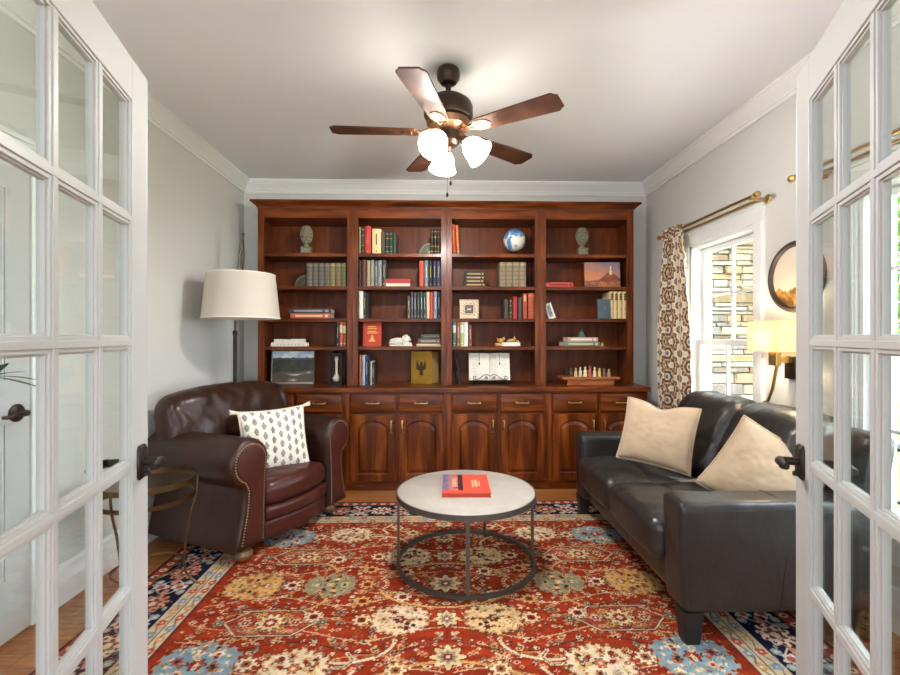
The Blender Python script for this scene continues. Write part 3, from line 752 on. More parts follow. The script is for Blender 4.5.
def bookend(px0, px1, z0, label, flip=1):
    Y = 4.09; x1 = wx(px1, Y); r = x1 - wx(px0, Y)
    t = thing('bookend', label, 'bookend', (x1, Y, z0))
    def arcp(rr): return [(-rr * math.cos(PI / 2 * k / 12), rr * math.sin(PI / 2 * k / 12)) for k in range(13)]
    mb = MB(); mb.prism(arcp(r) + [(0, 0)], 0, .05); mb.build('fan_body', M_verd, t, smooth=30, bevel=.001)
    mb = MB(); mb.prism(arcp(r * .98) + list(reversed(arcp(r * .86))), -.003, 0)
    for k in range(1, 6):
        a = PI / 2 * k / 6; d = V((-math.cos(a), math.sin(a))); n = V((-d.y, d.x)) * .0018
        p, q = d * r * .3, d * r * .86
        mb.prism([(p.x - n.x, p.y - n.y), (q.x - n.x, q.y - n.y), (q.x + n.x, q.y + n.y), (p.x + n.x, p.y + n.y)], -.0025, 0)
    mb.build('fan_relief', pmat('patina_relief', (104, 98, 74), .5, .4), t, smooth=30)
bookend(294.5, 306.1, S2, 'dark quarter-round bookend beside the seven ribbed volumes')
bookend(419, 430.3, S1, 'dark quarter-round bookend beside the three brown gilt volumes')
mb = MB(); Yb = 4.09; xb = wx(429.3, Yb)
tag(mb.ball((0, 0, .011), .011, 12, 8).build('pale_bead', pmat('ivory_bead', (224, 206, 170), .4), None, loc=(xb, Yb - .02, S1)), 'tiny ivory ball on the top shelf in front of the bookend', 'ornament')
# long stepped white model
Y = 4.10; x0, x1 = wx(272, Y), wx(308, Y); w = x1 - x0
t = thing('building_model', 'long stepped white plaster model on the fourth shelf above the framed landscape', 'ornament', ((x0 + x1) / 2, Y, S4))
mb = MB(); mb.box(-w / 2, w / 2, -.03, .03, 0, .034); mb.build('base', M_white, t, smooth=0, bevel=.001)
mb = MB()
for a, b, hh in ((-.42, -.18, .064), (-.165, .04, .062), (.055, .42, .065)): mb.box(w * a, w * b, -.026, .026, .034, hh)
mb.build('upper_block', M_white, t, smooth=0, bevel=.001)
mb = MB()
for k in range(9): mb.box(-w * .44 + k * w * .1, -w * .44 + k * w * .1 + .012, -.0305, -.0298, .01, .022)
mb.build('niche_shade', pmat('niche_shade_stone', (190, 182, 166), .8), t, smooth=0)  # flat patches instead of recesses, their shade put into the colour

# pictures: generic painted scenes
A_pic = attr_mat('painted_surface', .45, spec=.4)
def landscape(u, v):
    n = nz(u * 3, v * 3, 3) * .6 + nz(u * 9, v * 12, 1) * .3 + nz(u * 30, v * 30) * .15
    if v > .80 + .02 * nz(u * 9, 2): return mix((130, 158, 186), (222, 226, 226), max(0, min(1, .5 + n * 1.4)))
    hill = .80 - .03 + .03 * nz(u * 4, 7)
    if v > hill - .03: return mix((88, 92, 96), (50, 54, 46), .5 + n)
    c = mix((62, 62, 54), (34, 35, 32), max(0, min(1, .5 + n * 1.2)))
    if v < .45 + .1 * nz(u * 2, 5) - (1 - u) * .15: c = mix(c, (100, 82, 64), .55 + n * .6)
    m_ = math.exp(-((v - .31 - .03 * math.sin(u * 9)) / .025) ** 2 - ((u - .55) / .16) ** 2) + math.exp(-((v - .35) / .02) ** 2 - ((u - .88) / .07) ** 2) + 1.1 * math.exp(-((v - .12) / .035) ** 2 - ((u - .5) / .09) ** 2)
    c = mix(c, (206, 202, 192), min(1, m_ * (.8 + n)))
    if abs(v - .04) < .03: c = mix((120, 110, 96), (170, 160, 146), u)
    return c
def frame_picture(name, label, cat, x, Y, z0, w, h, fw, fm, colfn, lean=8, depth=.016, mat_col=None, group=None, rz=0):
    t = thing(name, label, cat, (x, Y, z0), (R(-lean), 0, rz))
    mb = MB()
    fr = [(0, 0), (fw * .4, -.004), (fw, 0), (fw, depth), (0, depth)]
    ring = []
    for d, y in fr: ring.append([(-w / 2 + d, y, d), (w / 2 - d, y, d), (w / 2 - d, y, h - d), (-w / 2 + d, y, h - d)])
    mb.loops(ring, ring=True); mb.build('frame', fm, t, smooth=0)
    if colfn:
        grid_obj('picture', 70, 56, lambda u, v: (-w / 2 + fw * .9 + u * (w - fw * 1.8), .004, fw * .9 + v * (h - fw * 1.8)), colfn, A_pic, t)
    mb = MB(); mb.box(-w / 2 + fw * .8, w / 2 - fw * .8, .006, .012, fw * .8, h - fw * .8); mb.build('backing', pmat('frame_backing', (70, 60, 50), .8), t, smooth=0)
    return t
Y = 4.10
frame_picture('framed_photograph', 'framed hillside landscape leaning on the worktop behind the armchair', 'picture', (wx(270.5, Y) + wx(314, Y)) / 2, Y, CT, wx(314, Y) - wx(270.5, Y), .305, .008, pmat('pewter_frame', (96, 92, 86), .4, .4), landscape, lean=7)
# black lantern with white bulb shape
Y = 4.13; x = wx(336.5, Y)
t = thing('lantern', 'black lantern with a white bulb inside, on the worktop beside the framed landscape', 'lantern', (x, Y, CT))
mb = MB(); mb.box(-.058, .058, -.058, .058, 0, .014); mb.box(-.05, .05, -.05, .05, .014, .022); mb.build('base', M_black, t, smooth=0, bevel=.002)
mb = MB()
for sx in (-1, 1):
    for sy in (-1, 1): mb.box(sx * .052 - .006, sx * .052 + .006, sy * .052 - .006, sy * .052 + .006, .014, .268)
mb.build('post', M_black, t, smooth=0)
mb = MB(); mb.box(-.058, .058, -.058, .058, .264, .276); mb.lathe([(.05, .276), (.03, .288), (.012, .294)], seg=4, M=Matrix.Rotation(PI / 4, 4, 'Z')); mb.build('lid', M_black, t, smooth=0)
mb = MB(); mb.lathe([(.001, .024), (.02, .026), (.034, .045), (.034, .062), (.022, .082), (.013, .10), (.012, .19), (.016, .215), (.02, .232), (.012, .248), (.001, .25)], seg=18)
mb.build('bulb', pmat('milk_glass', (214, 206, 186), .25), t)
mb = MB()
for s in (-1, 1): mb.box(s * .054 - .0008, s * .054 + .0008, -.046, .046, .024, .262)
mb.build('glass_side', M_glass, t, smooth=0)
# white reclining lion
Y = 4.12; x = wx(401, Y)
t = tag(None or bpy.data.objects.new('lion_figurine', None), 'white reclining lion carving on the fourth shelf of the second bookcase', 'figurine'); COL.objects.link(t); t.location = (x, Y, S4)
mb = MB(); mb.rbox(-.1, .1, -.038, .038, 0, .018, .006, 6); mb.build('base', M_white, t)
mb = MB()
mb.ball((-.03, 0, .045), (.064, .03, .032), 18, 10); mb.ball((-.075, 0, .042), (.026, .032, .028), 14, 8); mb.ball((.04, -.002, .062), (.036, .033, .04), 18, 10)
mb.ball((.062, -.008, .066), (.02, .022, .024), 14, 8); mb.ball((.08, -.012, .058), (.012, .014, .011), 10, 6)
mb.tube([(.02, -.024, .026), (.06, -.028, .024), (.095, -.028, .024)], [.014, .012, .010], 10); mb.tube([(.02, .024, .026), (.06, .026, .024), (.09, .026, .024)], [.014, .012, .010], 10)
mb.tube([(-.098, 0, .03), (-.1, -.03, .03), (-.07, -.036, .03), (-.04, -.036, .028)], [.006, .006, .006, .009], 8)
for s in (-1, 1): mb.ball((.05, s * .02 - .005, .096), (.007, .006, .008), 8, 6)
mb.build('body', M_white, t, fix=True)
# globe
Y = 4.14; x = wx(514.3, Y)
t = thing('desk_globe', 'blue desk globe in a brass arc on the top shelf of the third bookcase', 'globe', (x, Y, S1))
tilt = Matrix.Rotation(R(23), 4, 'Y')
mb = MB(); mb.lathe([(.001, 0), (.042, 0), (.044, .004), (.03, .01), (.012, .018), (.008, .03), (.010, .034), (.001, .036)], seg=24); mb.build('base', M_brassold, t)
cz = .137; rg = .098
mb = MB(); mb.tube([V((0, 0, cz)) + (tilt @ V((rg * 1.1 * math.sin(a), 0, rg * 1.1 * math.cos(a)))) for a in [R(-6 + 192 * k / 24) for k in range(25)]], .0045, 8); mb.build('meridian_arc', M_brassold, t)
mb = MB(); mb.cyl(V((0, 0, cz)) + tilt @ V((0, 0, rg)), V((0, 0, cz)) + tilt @ V((0, 0, rg * 1.2)), .004); mb.cyl(V((0, 0, cz)) - tilt @ V((0, 0, rg)), V((0, 0, cz)) - tilt @ V((0, 0, rg * 1.12)), .004); mb.build('axis_pin', M_brassold, t)
def globe_mat():
    m, nt, b = new_mat('globe_map')
    tc = nt.nodes.new('ShaderNodeTexCoord'); n = nt.nodes.new('ShaderNodeTexNoise'); n.inputs['Scale'].default_value = 8.5; n.inputs['Detail'].default_value = 5
    mp = nt.nodes.new('ShaderNodeMapping'); mp.inputs['Location'].default_value = (.31, .12, .32); nt.links.new(tc.outputs['Object'], mp.inputs['Vector']); nt.links.new(mp.outputs[0], n.inputs['Vector'])
    r = nt.nodes.new('ShaderNodeValToRGB'); r.color_ramp.interpolation = 'CONSTANT'; e = r.color_ramp.elements
    e[0].color = (*lin((66, 122, 186)), 1); e[1].position = .505; e[1].color = (*lin((226, 224, 212)), 1)
    k = e.new(.44); k.color = (*lin((96, 150, 204)), 1)
    nt.links.new(n.outputs['Fac'], r.inputs['Fac']); nt.links.new(r.outputs['Color'], b.inputs['Base Color']); b.inputs['Roughness'].default_value = .3
    return m
mb = MB(); mb.ball((0, 0, cz), rg, 36, 24); mb.build('sphere', globe_mat(), t, smooth=60)
# mosaic frame
Y = 4.13; x0, x1 = wx(459.6, Y), wx(479, Y); w = x1 - x0
def mosaic(u, v):
    d = max(abs(u - .5), abs(v - .5)) * 2
    n = nz(u * 22, v * 22) ; m2 = nz(u * 6, v * 6, 4)
    if d < .36: return mix((64, 54, 44), (120, 112, 98), .5 + n) if abs(u - .5) > .1 or abs(v - .5) > .05 else (196, 186, 168)
    if d < .44: return (40, 34, 28)
    return mix((190, 158, 126), (238, 220, 194), max(0, min(1, .5 + n + .4 * math.sin((u + v) * 30) * .6))) if d > .7 or n > -.1 else (150, 112, 84)
t = frame_picture('mosaic_frame', 'small beige mosaic frame on the third shelf of the third bookcase', 'picture frame', (x0 + x1) / 2, Y, S3, w, w * 1.02, .006, pmat('beige_tile', (220, 196, 166), .6), mosaic, lean=8)
# cream and gold figurine group on a white base
Y = 4.11; xc = wx(508, Y)
t = thing('figurine_group', 'cream and gold animal figurines on a long white base, fourth shelf of the third bookcase', 'figurine', (xc, Y, S4))
M_fg = pmat('glazed_gold_clay', (196, 148, 84), .4, var=.3, vscale=30)
mb = MB(); mb.rbox(-.06, .105, -.03, .03, 0, .036, .004, 4); mb.build('base', M_white, t)
mb = MB()
mb.rbox(-.118, -.045, -.032, .032, 0, .03, .012, 6)
mb.ball((-.07, -.006, .05), (.03, .022, .02), 14, 8); mb.ball((-.042, -.01, .066), (.014, .013, .014), 12, 8); mb.cyl((-.036, -.012, .076), (-.034, -.012, .084), .004, .002); mb.cyl((-.09, -.01, .06), (-.1, -.01, .078), .004, .003)
mb.build('left_animal', M_fg, t)
mb = MB()
mb.ball((.03, 0, .05), (.034, .02, .018), 14, 8); mb.ball((.055, -.006, .066), (.014, .012, .013), 12, 8); mb.lathe([(.008, 0), (.005, .012), (.001, .018)], (.056, -.006, .074), 8); mb.ball((0, 0, .044), (.014, .012, .012), 10, 6); mb.ball((.085, 0, .043), (.016, .014, .011), 10, 6)
mb.build('reclining_animal', M_fg, t)
# black folded stand leaning in the corner
Y = 4.12
t = thing('folding_stand', 'slim black folding stand leaning in the corner of the third bookcase', 'stand', (wx(458, Y), Y, CT))
mb = MB()
x_t = wx(452.9, Y) - wx(458, Y) + .006
for s, dx in ((-1, 0), (1, .012)):
    mb.tube([(.012 + dx, s * .03, 0), (-.004 + dx * .5, s * .018, .15), (x_t, s * .004, .285)], [.009, .008, .006], 8)
mb.build('leg', M_black, t)
mb = MB(); mb.rbox(-.022, .012, -.05, .05, .05, .12, .01, 6, fn=lambda p: V((p.x - (p.z - .05) * .06, p.y, p.z))); mb.box(-.02, .014, -.05, .05, 0, .008); mb.build('cross_piece', M_black, t)
# open book on a wire stand
Y = 4.10; x0, x1 = wx(469, Y), wx(510.8, Y); w = x1 - x0; xc = (x0 + x1) / 2
zb = wz(490, 380, Y) - CT; hb = wz(490, 352.5, Y) - wz(490, 380, Y)
t = thing('open_book', 'large open book with white pages displayed on a black scrolled stand', 'book', (xc, Y, CT + zb + .002), (R(-14), 0, 0))
mb = MB(); mb.box(-w / 2 - .003, w / 2 + .003, .042, .046, -.003, hb + .006); mb.build('cover', bookmat((70, 38, 30)), t, smooth=0)
M_openp = pmat('open_page', (232, 226, 212), .85)
for s in (-1, 1):
    mb = MB(); L = []
    n = 14
    for zz in (0, hb):
        top = [(s * (.001 + (w / 2 - .004) * k / n), .03 - .03 * math.sin(min(1, k / n * 1.9) * PI / 2) ** .8 + .012 * (k / n) ** 2, zz) for k in range(n + 1)]
        L.append(top + [(s * w / 2, .041, zz), (s * .001, .041, zz)])
    mb.loops(L); pg = mb.build('page_block', M_openp, t, smooth=40)
    mb = MB()
    for c in range(2):                                    # two faint columns of print
        for r_ in range(17):
            if r_ % 6 == 5: continue
            a, b = .26 + c * .32, .52 + c * .32 - (.08 if r_ % 5 == 4 else 0)
            ya = lambda k: .03 - .03 * math.sin(min(1, k * 1.9) * PI / 2) ** .8 + .012 * k ** 2 - .0008
            zz = hb * (.9 - r_ * .048)
            q = [(s * (w / 2 * f), ya(f), zz + dz) for dz in (0, .003) for f in (a, b)]
            vs = [mb.bm.verts.new(p) for p in (q[0], q[1], q[3], q[2])]; mb._f(vs)
    mb.build('print', pmat('faint_print', (196, 190, 178), .9), pg, smooth=0)
    mb = MB(); xr = s * w * .245
    mb.tube([(xr, .026, hb + .004), (xr, .0005, hb - .002), (xr, .0005, hb * .62)], .0018, 6); mb.ball((xr, -.002, hb * .59), (.008, .003, .009), 10, 6)
    mb.build('marker_ribbon', M_black, pg)
t = thing('book_stand', 'black scrolled wire stand holding the open book on the worktop', 'stand', (xc, Y, CT))
mb = MB()
def spiral(cx, cz, r0, r1, a0, a1, n=18): return [(cx + (r0 + (r1 - r0) * k / n) * math.cos(a0 + (a1 - a0) * k / n), -.022, cz + (r0 + (r1 - r0) * k / n) * math.sin(a0 + (a1 - a0) * k / n)) for k in range(n + 1)]
for s in (-1, 1):
    mb.tube([(s * .0, -.022, zb + .036), (s * .03, -.022, zb + .052), (s * .06, -.022, zb + .044), (s * .10, -.022, zb + .012), (s * .135, -.022, zb + .004)] + [], .003, 6)
    mb.tube([(s * .135 + p[0], p[1], p[2]) for p in spiral(0, zb + .022, .018, .006, -PI / 2, -PI / 2 + s * 2 * PI * 1.1)], .0026, 6)
    mb.tube([(s * .03 + p[0], p[1], p[2]) for p in spiral(0, zb + .02, .015, .005, PI / 2, PI / 2 - s * 2 * PI * 1.2)], .0026, 6)
mb.tube([(-.15, -.022, zb - .008), (.15, -.022, zb - .008)], .003, 6)
mb.build('front_scroll', M_black, t)
mb = MB()
for s in (-1, 1):
    mb.tube([(s * .1, -.022, zb - .008), (s * .1, .02, zb - .01), (s * .1, .07, zb - .002)], .003, 6)
    mb.tube([(s * .1, .055, zb - .004), (s * .1, .10, zb + .13)], .003, 6)
    mb.tube([(s * .1, -.02, zb - .008), (s * .13, -.03, .02), (s * .15, -.03, .003)], .003, 6); mb.tube([(s * .1, .06, zb - .004), (s * .13, .1, .02), (s * .14, .13, .003)], .003, 6)
mb.build('foot', M_black, t)
# sunset painting
def sunset(u, v):
    n = nz(u * 5, v * 5, 8) * .5 + nz(u * 16, v * 16, 2) * .35 + nz(u * 40, v * 40) * .2
    sky = mix((206, 132, 96), (118, 124, 156), max(0, min(1, (v - .45) * 1.3 + (u - .5) * .7 + n * .7)))
    hill = .28 + .34 * math.exp(-((u - .72) / .22) ** 2) + .05 * n
    c = sky
    if v < hill: c = mix((168, 84, 58), (112, 60, 52), max(0, min(1, .5 + n)))
    if v < .22 + .08 * n: c = mix((110, 72, 60), (206, 130, 74), max(0, min(1, .5 + n * 1.3)))
    if abs(u - .735) < .045 and .5 < v < .66: c = (224, 196, 140)
    if abs(u - .735) < .016 and .6 < v < .86: c = (236, 216, 170)
    return c
Y = 4.13; x0, x1 = wx(585.2, Y), wx(620, Y); w = x1 - x0
t = thing('canvas_painting', 'sunset painting of a hill with a pale tower, second shelf of the fourth bookcase', 'painting', ((x0 + x1) / 2, Y, S2), (R(-5), 0, R(-4)))
hh = .232
mb = MB(); mb.box(-w / 2, w / 2, .0006, .022, 0, hh); mb.build('canvas_edge', pmat('canvas_side', (120, 90, 80), .8), t, smooth=0)
grid_obj('painted_face', 80, 60, lambda u, v: (-w / 2 + u * w, 0, v * hh), sunset, A_pic, t)
# small white frame leaning
Y = 4.10; x0 = wx(550.5, Y)
def smallpic(u, v):
    if abs(u - .5) > .34 or abs(v - .5) > .38: return (222, 220, 212)
    return mix((60, 64, 68), (190, 190, 186), max(0, min(1, .5 + nz(u * 7, v * 7, 9) * 1.6)))
t = frame_picture('photo_frame', 'small white photo frame tilted on the third shelf of the fourth bookcase', 'picture frame', 0, 0, 0, .075, .145, .006, pmat('white_frame', (226, 224, 216), .5), smallpic, lean=0)
t.location = (wx(555, Y) - .02, Y, S3 + .001); t.rotation_euler = (R(-12), R(-14), R(28))
# green bell on the books
Y = BFR + .09; x = wx(581.5, Y)
zt = S4 + .041 + .0385
t = thing('bell_ornament', 'small green bell standing on the red and white book', 'ornament', (x, Y, zt))
M_green = pmat('verdigris', (74, 116, 100), .55, .2, var=.25, vscale=40)
mb = MB(); mb.lathe([(.001, 0), (.036, 0), (.037, .004), (.028, .018), (.022, .036), (.015, .048), (.001, .053)], seg=24); mb.build('bell_body', M_green, t)
mb = MB(); mb.lathe([(.006, .05), (.005, .058), (.009, .064), (.006, .072), (.001, .074)], seg=12); mb.build('bell_knob', M_green, t)
Y = 4.09; x = wx(601.5, Y)
t = tag(MB().ball((0, 0, .018), (.012, .012, .018), 12, 8).lathe([(.018, 0), (.016, .004), (.004, .01)], seg=12).build('gilt_ornament', M_gold, None, loc=(x, Y - .02, S4)), 'tiny golden ornament beside the stacked books, fourth bookcase', 'ornament')
# chess set
Y = 4.02
x0, x1 = wx(562, Y), wx(619, Y); w = x1 - x0; cd = .24
Yc = 4.10
t = thing('chess_board', 'wooden box chess board with overhanging top on the worktop, fourth bookcase', 'chess board', ((x0 + x1) / 2, Yc, CT))
M_cw = wood('chess_wood', (120, 62, 28), (168, 96, 50), (186, 114, 62), (.6, 4, 4))
mb = MB(); mb.box(-w * .41, w * .41, -cd * .36, cd * .42, 0, .052); mb.build('box_base', M_cw, t, smooth=0, bevel=.002)
zt = .072
mb = MB(); mb.box(-w / 2, w / 2, -cd / 2 + .01, cd / 2, .052, zt); mb.build('board_top', M_cw, t, smooth=0, bevel=.003)
mb = MB(); sq = min(w, cd) * .8 / 8
for i in range(8):
    for j in range(8):
        if (i + j) % 2: mb.box(-w * .4 + i * w * .1, -w * .4 + (i + 1) * w * .1, -cd * .36 + j * cd * .095 + .005, -cd * .36 + (j + 1) * cd * .095 + .005, zt, zt + .0012)
mb.build('dark_squares', pmat('dark_walnut', (62, 34, 20), .4), t, smooth=0)
def chess_mesh(kind):
    mb = MB()
    h = {'king': .098, 'queen': .092, 'bishop': .084, 'rook': .07, 'knight': .076, 'pawn': .066}[kind]
    mb.lathe([(.001, 0), (.0175, 0), (.0175, .006), (.014, .011), (.0165, .016), (.0125, h * .32), (.0155, h * .48), (.0125, h * .6), (.0085, h * .66), (.006, h * .7), (.001, h * .71)], seg=14)
    mb.ball((.011, -.004, h * .45), (.004, .004, h * .12), 8, 6); mb.ball((-.011, -.004, h * .45), (.004, .004, h * .12), 8, 6)
    if kind == 'rook': mb.lathe([(.006, h * .68), (.012, h * .74), (.012, h), (.001, h)], seg=12)
    elif kind == 'knight': mb.rbox(-.006, .006, -.012, .008, h * .66, h, .004, 4); mb.rbox(-.005, .005, -.022, -.008, h * .78, h * .94, .004, 4)
    elif kind == 'bishop': mb.ball((0, 0, h * .84), (.009, .009, h * .15), 12, 8); mb.ball((0, 0, h), .003, 8, 5)
    elif kind == 'pawn': mb.ball((0, 0, h * .84), .011, 12, 8)
    else:
        mb.lathe([(.006, h * .68), (.012, h * .88), (.010, h * .9), (.001, h * .92)], seg=12)
        if kind == 'king': mb.box(-.002, .002, -.002, .002, h * .9, h * 1.04); mb.box(-.006, .006, -.002, .002, h * .96, h * .99)
        else: mb.ball((0, 0, h * .95), .004, 8, 5)
    return mb
tones = [((86, 70, 58), 'dark grey'), ((208, 176, 108), 'golden'), ((196, 186, 170), 'pale grey'), ((228, 206, 160), 'cream'), ((176, 92, 74), 'red brown'), ((226, 204, 150), 'cream'), ((210, 182, 116), 'golden'), ((120, 100, 92), 'grey brown'), ((188, 160, 100), 'ochre')]
kinds = ['rook', 'knight', 'bishop', 'queen', 'king', 'bishop', 'knight', 'rook', 'pawn']
for i in range(9):
    cx = wx(570.5 + i * 4.75, Yc - .06)
    o = chess_mesh(kinds[i]).build('chess_' + kinds[i], pmat('chess_' + tones[i][1].replace(' ', '_'), tones[i][0], .5), None, loc=(cx, Yc - .07, CT + zt + .0013), smooth=40)
    tag(o, f'{tones[i][1]} chess figure, {ORD[i]} from the left in the front row of the chess board', 'chess piece', 'chess figures in the front row')
M_cdk = pmat('chess_dark', (58, 46, 38), .5)
pw = chess_mesh('pawn').build('chess_pawn', M_cdk, None, smooth=40)
for i in range(8):
    o = pw if i == 0 else pw.copy()
    if i: COL.objects.link(o)
    o.location = (wx(567 + i * 6.1, Yc + .03), Yc + .035, CT + zt + .0013)
    tag(o, f'small dark chess figure, {ORD[i]} from the left in the back row of the chess board', 'chess piece', 'chess figures in the back row')
# ------------------------------------------------------------------ brown armchair
ch = thing('armchair', 'brown leather club armchair with rolled arms and nailhead trim by the side wall', 'armchair', (-1.240, 3.176, 0.0098), (0, 0, R(-25)))
def arm_outline(inset=0.0):
    c = (.400, .552); r = .138 - inset
    p = [(.285 + inset, .07 + inset), (.283 + inset, .2), (.280 + inset, .34), (.274 + inset, .46), (.269 + inset, .52)]
    for a in range(172, -76, -8): p.append((c[0] + r * math.cos(R(a)), c[1] + r * math.sin(R(a))))
    p += [(.446 - inset, .408), (.446 - inset, .36), (.456 - inset, .28), (.474 - inset, .20), (.490 - inset, .13), (.497 - inset, .07 + inset)]
    return p
M_nail = pmat('nailhead_brass', (176, 150, 120), .35, .9)
for s in (-1, 1):
    mb = MB(); L = []
    xs = [-.34, -.3, -.1, .12, .3, .36, .385, .395]
    for i, x in enumerate(xs):
        sw = 0 if i < 5 else (.0, .006, .018)[i - 5]
        L.append([(x, s * (y + .004 * nz(x * 8, y * 10, s)), z + .004 * nz(x * 7, z * 9, 3 + s)) for y, z in arm_outline(sw)])
    mb.loops(L); a = mb.build('arm', M_brown, ch, smooth=50)
    mb = MB(); mb.loops([[(.392, s * y, z) for y, z in arm_outline(.034)], [(.403, s * y, z) for y, z in arm_outline(.038)], [(.406, s * y, z) for y, z in arm_outline(.05)]])
    mb.build('front_panel', M_brownred, a, smooth=40)
    mb = MB()
    ol = [V((p[0], p[1])) for p in arm_outline(.030)]
    out = []                                               # walk the outline in even steps
    step = .0155; carry = 0
    for i in range(len(ol) - 1):
        d = ol[i + 1] - ol[i]; l = d.length; t_ = carry
        while t_ < l: out.append(ol[i] + d * (t_ / l)); t_ += step
        carry = t_ - l
    for q in out: mb.ball((.3975, s * q.x, q.y), (.0045, .0052, .0052), 8, 5)
    mb.build('nailhead_trim', M_nail, a)
# back
def backfn(p):
    y = p.y / .505; t_ = (p.z - .1) / .85
    z = p.z - max(0, t_) * .065 * abs(y) ** 2.6
    x = p.x - .075 * max(0, t_) + .05 * math.sin(PI * max(0, min(1, (t_ - .25) / .75))) * (1 - y * y) * (1 if p.x > -.25 else 0)
    w = .014 * nz(p.y * 6, p.z * 9, 2) + .009 * nz(p.y * 15, p.z * 9, 5) - (.007 * crease(p.y * 6 + p.z * 2, p.z * 2.2, 1.3) + .005 * crease(p.y * 11, p.z * 4 + p.y * 3, 7.7)) * (1 if p.x > -.2 else 0)
    return V((x + w, p.y, z + w * .6))
mb = MB(); mb.rbox(-.27, -.07, -.505, .505, .36, .948, .09, 64, backfn); mb.build('back_cushion', M_brown, ch, smooth=60)
mb = MB(); mb.rbox(-.38, -.28, -.43, .43, .07, .80, .04, 10, lambda p: V((p.x, p.y, p.z - .06 * abs(p.y / .42) ** 2))); mb.build('back_frame', M_brown, ch, smooth=60)
# seat
def seatfn(p):
    bow = .05 * (1 - (p.y / .28) ** 2)
    x = p.x + (bow if p.x > .2 else 0) * max(0, min(1, (p.x - .2) / .15))
    u, v = (p.x - .12) / .3, p.y / .28
    dz = .035 * max(0, 1 - u * u) * max(0, 1 - v * v) * (1 if p.z > .33 else 0) + .005 * nz(p.x * 12, p.y * 12, 3) - .004 * crease(p.x * 7, p.y * 4, 5.2) * (1 if p.z > .33 else 0)
    return V((x, p.y, p.z + dz))
mb = MB(); mb.rbox(-.16, .385, -.279, .279, .255, .395, .055, 48, seatfn); mb.build('seat_cushion', M_brownred, ch, smooth=60)
def railfn(p):
    return V((p.x + .05 * (1 - (p.y / .28) ** 2) * max(0, min(1, (p.x - .2) / .15)), p.y, p.z))
mb = MB(); mb.rbox(-.30, .392, -.281, .281, .175, .258, .03, 14, railfn); mb.build('front_band', M_brownred, ch, smooth=60)
mb = MB(); mb.rbox(-.30, .380, -.281, .281, .06, .182, .03, 14, railfn); mb.build('seat_base', M_brownred, ch, smooth=60)
M_foot = pmat('bun_foot_wood', (112, 80, 42), .35, coat=.3)
for x, y in ((.34, -.40), (.32, .38), (-.32, -.36), (-.32, .36)):
    mb = MB(); mb.lathe([(.001, 0), (.032, 0), (.046, .014), (.05, .034), (.042, .055), (.03, .062), (.03, .075), (.001, .076)], (x, y, 0), 18); mb.build('foot', M_foot, ch)

# ------------------------------------------------------------------ cushions
def pillow_pos(w, h, t, u, v, side, dent=0.0, seed=0):
    a, b = 2 * u - 1, 2 * v - 1
    e = max(0, (1 - a * a) * (1 - b * b)) ** .42
    x = w / 2 * a * (1 - .06 * (1 - b * b)); z = h / 2 * b * (1 - .06 * (1 - a * a))
    z -= dent * math.exp(-(a / .35) ** 2) * ((b + 1) / 2) ** 3
    y = -side * t / 2 * e * (1 - .15 * b) + .006 * nz(a * 2.5 + seed, b * 2.5, side) * e + .003 * nz(a * 7, b * 7 + seed, side) * e
    return (x, y, z)
def pillow(name, label, loc, rot, w, h, t, mat, colfn=None, dent=0, n=48, seed=0, border=True):
    root = thing(name, label, 'cushion', loc, rot)
    for side, nm in ((1, 'front_cover'), (-1, 'back_cover')):
        grid_obj(nm, n, n, (lambda u, v, s=side: pillow_pos(w, h, t, u, v, s, dent, seed)) if side == 1 else (lambda u, v, s=side: pillow_pos(w, h, t, 1 - u, v, s, dent, seed)), (lambda u, v: colfn(u, v)) if colfn else (lambda u, v: (200, 200, 200)), mat, root)
    if border:
        pts = [pillow_pos(w * 1.01, h * 1.01, t, k / 20, 0, 1, dent, seed) for k in range(20)] + [pillow_pos(w * 1.01, h * 1.01, t, 1, k / 20, 1, dent, seed) for k in range(20)] + [pillow_pos(w * 1.01, h * 1.01, t, 1 - k / 20, 1, 1, dent, seed) for k in range(20)] + [pillow_pos(w * 1.01, h * 1.01, t, 0, 1 - k / 20, 1, dent, seed) for k in range(20)]
        mb = MB(); mb.tube(pts, .006, 6, closed=True); mb.build('piping', mat if not colfn else M_creamtrim, root)
    return root
M_creamtrim = pmat('cream_trim', (216, 206, 186), .9)
def blockprint(u, v):
    base = (232, 226, 212); ink = (96, 92, 84)
    gx, gy = u * 8.2, v * 6.0
    k = math.floor(gx); fy = gy + (.5 if k % 2 else 0)
    a, b = gx - k - .5, fy - math.floor(fy) - .5
    a *= .9
    r = math.hypot(a * 1.15, b * .95)
    if b < -.36: return base
    d = abs(a) * 1.5 + abs(b + .02)
    if .27 < d < .40: return mix(ink, base, .25)
    if d <= .27: return ink if (math.sin(a * 60) * math.sin(b * 34) > -.1) else mix(base, ink, .25)
    if b < -.2 and abs(a) < .2 and abs(abs(a) - (-b - .2) * .9) < .05: return ink
    if .40 < d < .46 and math.sin(math.atan2(b, a) * 14) > 0: return ink
    return base
M_print = attr_mat('block_printed_linen', .9, bump=.05, bscale=400)
pl = pillow('throw_pillow', 'white block-printed throw pillow with grey motifs on the brown armchair', (-1.085, 3.125, .59), (R(-14), R(-1), R(38)), .425, .405, .16, M_print, blockprint, n=150, seed=3)
for (u, v) in ((0, 0), (1, 0), (0, 1), (1, 1)):
    mb = MB(); p = V(pillow_pos(.425, .405, .16, u, v, 1)); d = V((1 if u else -1, 0, .2 if v else -.6)).normalized()
    mb.tube([p, p + d * .014], [.008, .011], 8); mb.tube([p + d * .014, p + d * .05], [.010, .017], 8)
    for k in range(6): mb.tube([p + d * .02, p + d * .055 + V((0, math.cos(k) * .014, math.sin(k) * .014))], .004, 5)
    mb.build('tassel', M_creamtrim, pl)
mb = MB()
